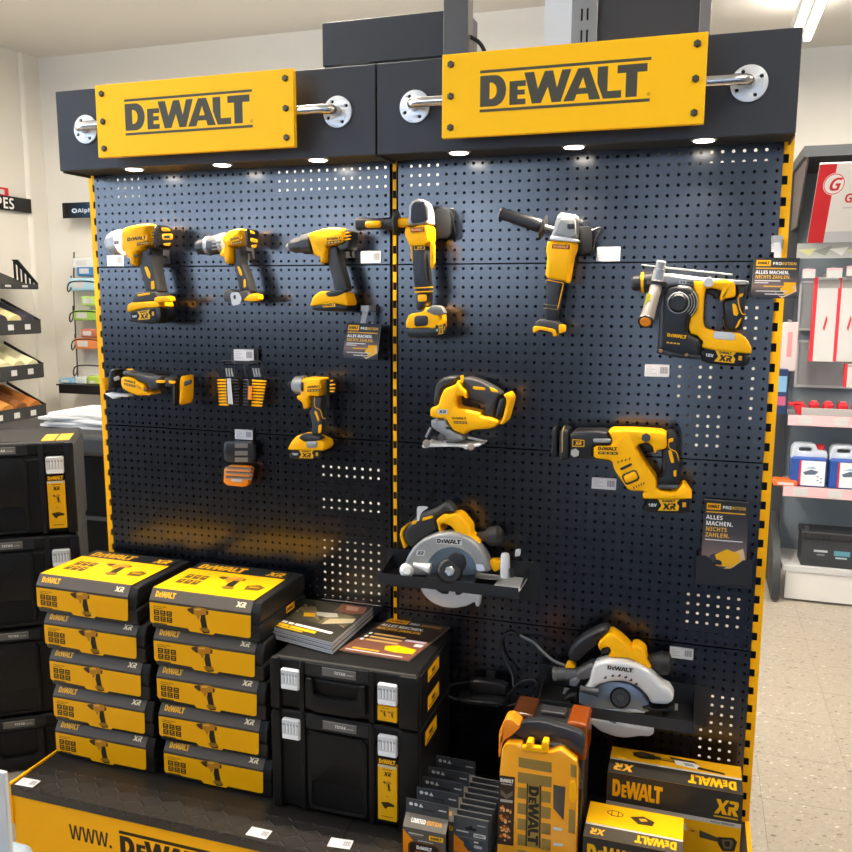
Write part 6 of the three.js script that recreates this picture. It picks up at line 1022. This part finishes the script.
  { const r = rectAt(768, 378, 786, 424, z), g = thing('blue_carton', 'dark blue carton on the upper shelf just behind the right upright', 'carton', [r.x, y1 - 0.0115, z - 0.05]); part('box', rbox(-r.w, r.w, 0, r.h, -0.12, 0, 0.002), M('#23355c', 0.4), g); part('panel', box(-r.w * 0.7, r.w * 0.9, r.h * 0.5, r.h * 0.85, 0, 0.001), M('#7aa8c8', 0.4), g); part('band', box(-r.w * 0.7, r.w * 0.9, r.h * 0.2, r.h * 0.4, 0, 0.001), M('#b85a7a', 0.4), g); }
  // red scoop and red items in a grey bin on the upper shelf
  { const r = rectAt(788, 409, 811, 418, z - 0.03), g = thing('red_scoop', 'bright red plastic scoop lying on the upper shelf', 'scoop', [r.x, y1 - 0.0115, z - 0.03]); part('handle', rbox(-r.w, r.w * 0.2, 0.05, 0.068, -0.03, 0, 0.006, 3), red, g); part('bowl', slab([[-0.01, 0.0005], [r.w - 0.03, 0.0005], [r.w - 0.03, 0.07], [-0.04, 0.07]], -0.06, 0, 0.004, { round: 1 }), red, g); }
  { const r = rectAt(802, 419, 870, 428, z - 0.01), g = thing('grey_bin', 'shallow grey bin on the upper shelf', 'bin', [r.x, y1 - 0.0115, z - 0.01]); part('front', rbox(-r.w, r.w, 0.0005, 0.045, -0.01, 0, 0.003), M('#a8a4a2', 0.5), g); part('bottom', box(-r.w, r.w, 0.0005, 0.006, -0.18, -0.01), M('#a8a4a2', 0.5), g); for (const s of [-1, 1]) part('side', box(s * r.w - 0.003, s * r.w + 0.003, 0.0005, 0.045, -0.18, -0.005), M('#a8a4a2', 0.5), g);
    let k0; for (let i = 0; i < 4; i++) { const lab = `red plug ${['nearest the display', 'second from the display', 'third from the display', 'farthest from the display'][i]} in the shallow grey bin`, p = [r.x - r.w + 0.06 + i * 0.07, y1 - 0.004, z - 0.08]; if (k0) { copyOf(k0, lab, p); continue; } k0 = thing('red_plug', lab, 'plug', p, 'red plugs in the grey bin'); part('body', rbox(-0.025, 0.025, 0, 0.06, -0.03, 0.03, 0.01, 3), red, k0); part('cap', rbox(-0.015, 0.015, 0.06, 0.07, -0.015, 0.015, 0.003), M('#d8525a', 0.4), k0); } }
  // blue canisters
  const canLabel = print(128, 128, (c, w, h) => { fill(c, '#e4e6e8', 0, 0, w, h); fill(c, '#c83a4a', 0, 0, 10, h); poly(c, '#5a6a80', [[20, 60], [60, 44], [96, 54], [80, 70], [30, 74]]); poly(c, '#8ab0d0', [[20, 40], [70, 28], [84, 40]]); for (let i = 0; i < 4; i++) fill(c, '#8a8e98', 88 + (i % 2) * 16, 76 + i * 10, 12, 6); }, 0.4);
  { let c0; for (const [u0, u1, lab] of [[792, 827, 'blue fluid canister with red cap nearest the display'], [831, 866, 'blue fluid canister with red cap cut by the edge of the view']]) {
    const r = rectAt(u0, 444, u1, 484, z - 0.03), H = 0.232, w = 0.088;
    const p = [r.x, y2 - 0.0115, z - 0.03];
    if (c0) { copyOf(c0, lab, p); continue; }
    const g = c0 = thing('canister', lab, 'canister', p, 'blue canisters on the lower shelf');
    part('body', rbox(-w, w, 0.0005, H * 0.7, -0.12, 0, 0.014, 4), M('#2a4f9c', 0.3), g);
    part('neck', slab([[-w, H * 0.55], [w, H * 0.55], [w, H * 0.82], [w * 0.7, H * 0.86], [w * 0.45, H * 0.86], [w * 0.3, H], [-w * 0.8, H], [-w, H * 0.88]], -0.1, -0.02, 0.008, { round: 1, holes: [[[-w * 0.6, H * 0.82], [w * 0.1, H * 0.82], [w * 0.1, H * 0.91], [-w * 0.6, H * 0.91]]] }), M('#c4ccd8', 0.4), g);
    part('cap', lathe3([w * 0.62, H * 0.86, -0.06], [w * 0.62, H * 0.97, -0.06], [[0, 0.022], [0.9, 0.022], [1, 0.018]], 20), red, g); part('label', quadGeo([[-w * 0.55, H * 0.62, 0.001], [w * 0.9, H * 0.62, 0.001], [w * 0.9, H * 0.04, 0.001], [-w * 0.55, H * 0.04, 0.001]]), canLabel, g);
  } }
  { const r = rectAt(768, 480, 788, 488, z), g = thing('orange_pack', 'flat orange pack on the lower shelf end beside the upright', 'package', [xl - 0.0, y2 - 0.0115, z - 0.0]); part('wrapper', rbox(-0.07, 0.05, 0.0005, 0.034, -0.1, 0, 0.01, 3), M('#e0601c', 0.4), g); part('label', box(-0.05, 0.03, 0.01, 0.024, 0, 0.001), paper, g); }
  { const r = rectAt(803, 528, 872, 567, z), g = thing('car_battery', 'black car battery with pale label on the bottom shelf', 'car battery', [r.x, y3 + 0.0005, z]); const w = r.w; part('case', rbox(-w, w, 0, 0.15, -0.17, 0, 0.005, 2), M('#2e3033', 0.45), g); part('lid', rbox(-w - 0.004, w + 0.004, 0.15, 0.19, -0.174, 0.004, 0.006, 2), M('#26282b', 0.45), g); for (const s of [-0.85, 0.6]) part('terminal', lathe3([s * w, 0.19, -0.04], [s * w, 0.212, -0.04], [[0, 0.014], [1, 0.012]], 14), M('#3a3a3c', 0.4), g); part('label', quadGeo([[-w * 0.75, 0.12, 0.001], [w * 0.9, 0.12, 0.001], [w * 0.9, 0.03, 0.001], [-w * 0.75, 0.03, 0.001]]), print(256, 80, (c, W, h) => { fill(c, '#3a3d40', 0, 0, W, h); fill(c, '#b8babc', 16, 24, 60, 10); fill(c, '#8a8c90', 30, 44, 34, 6); fill(c, '#5a8fa0', 104, 22, 70, 24); fill(c, '#a8c0c8', 112, 52, 50, 8); }, 0.4), g); for (let i = 0; i < 5; i++) part('rib', box(-w + 0.01 + i * 0.03, -w + 0.016 + i * 0.03, 0.15, 0.185, 0.004, 0.007), black, g); }
}

renderer.render(scene, camera);
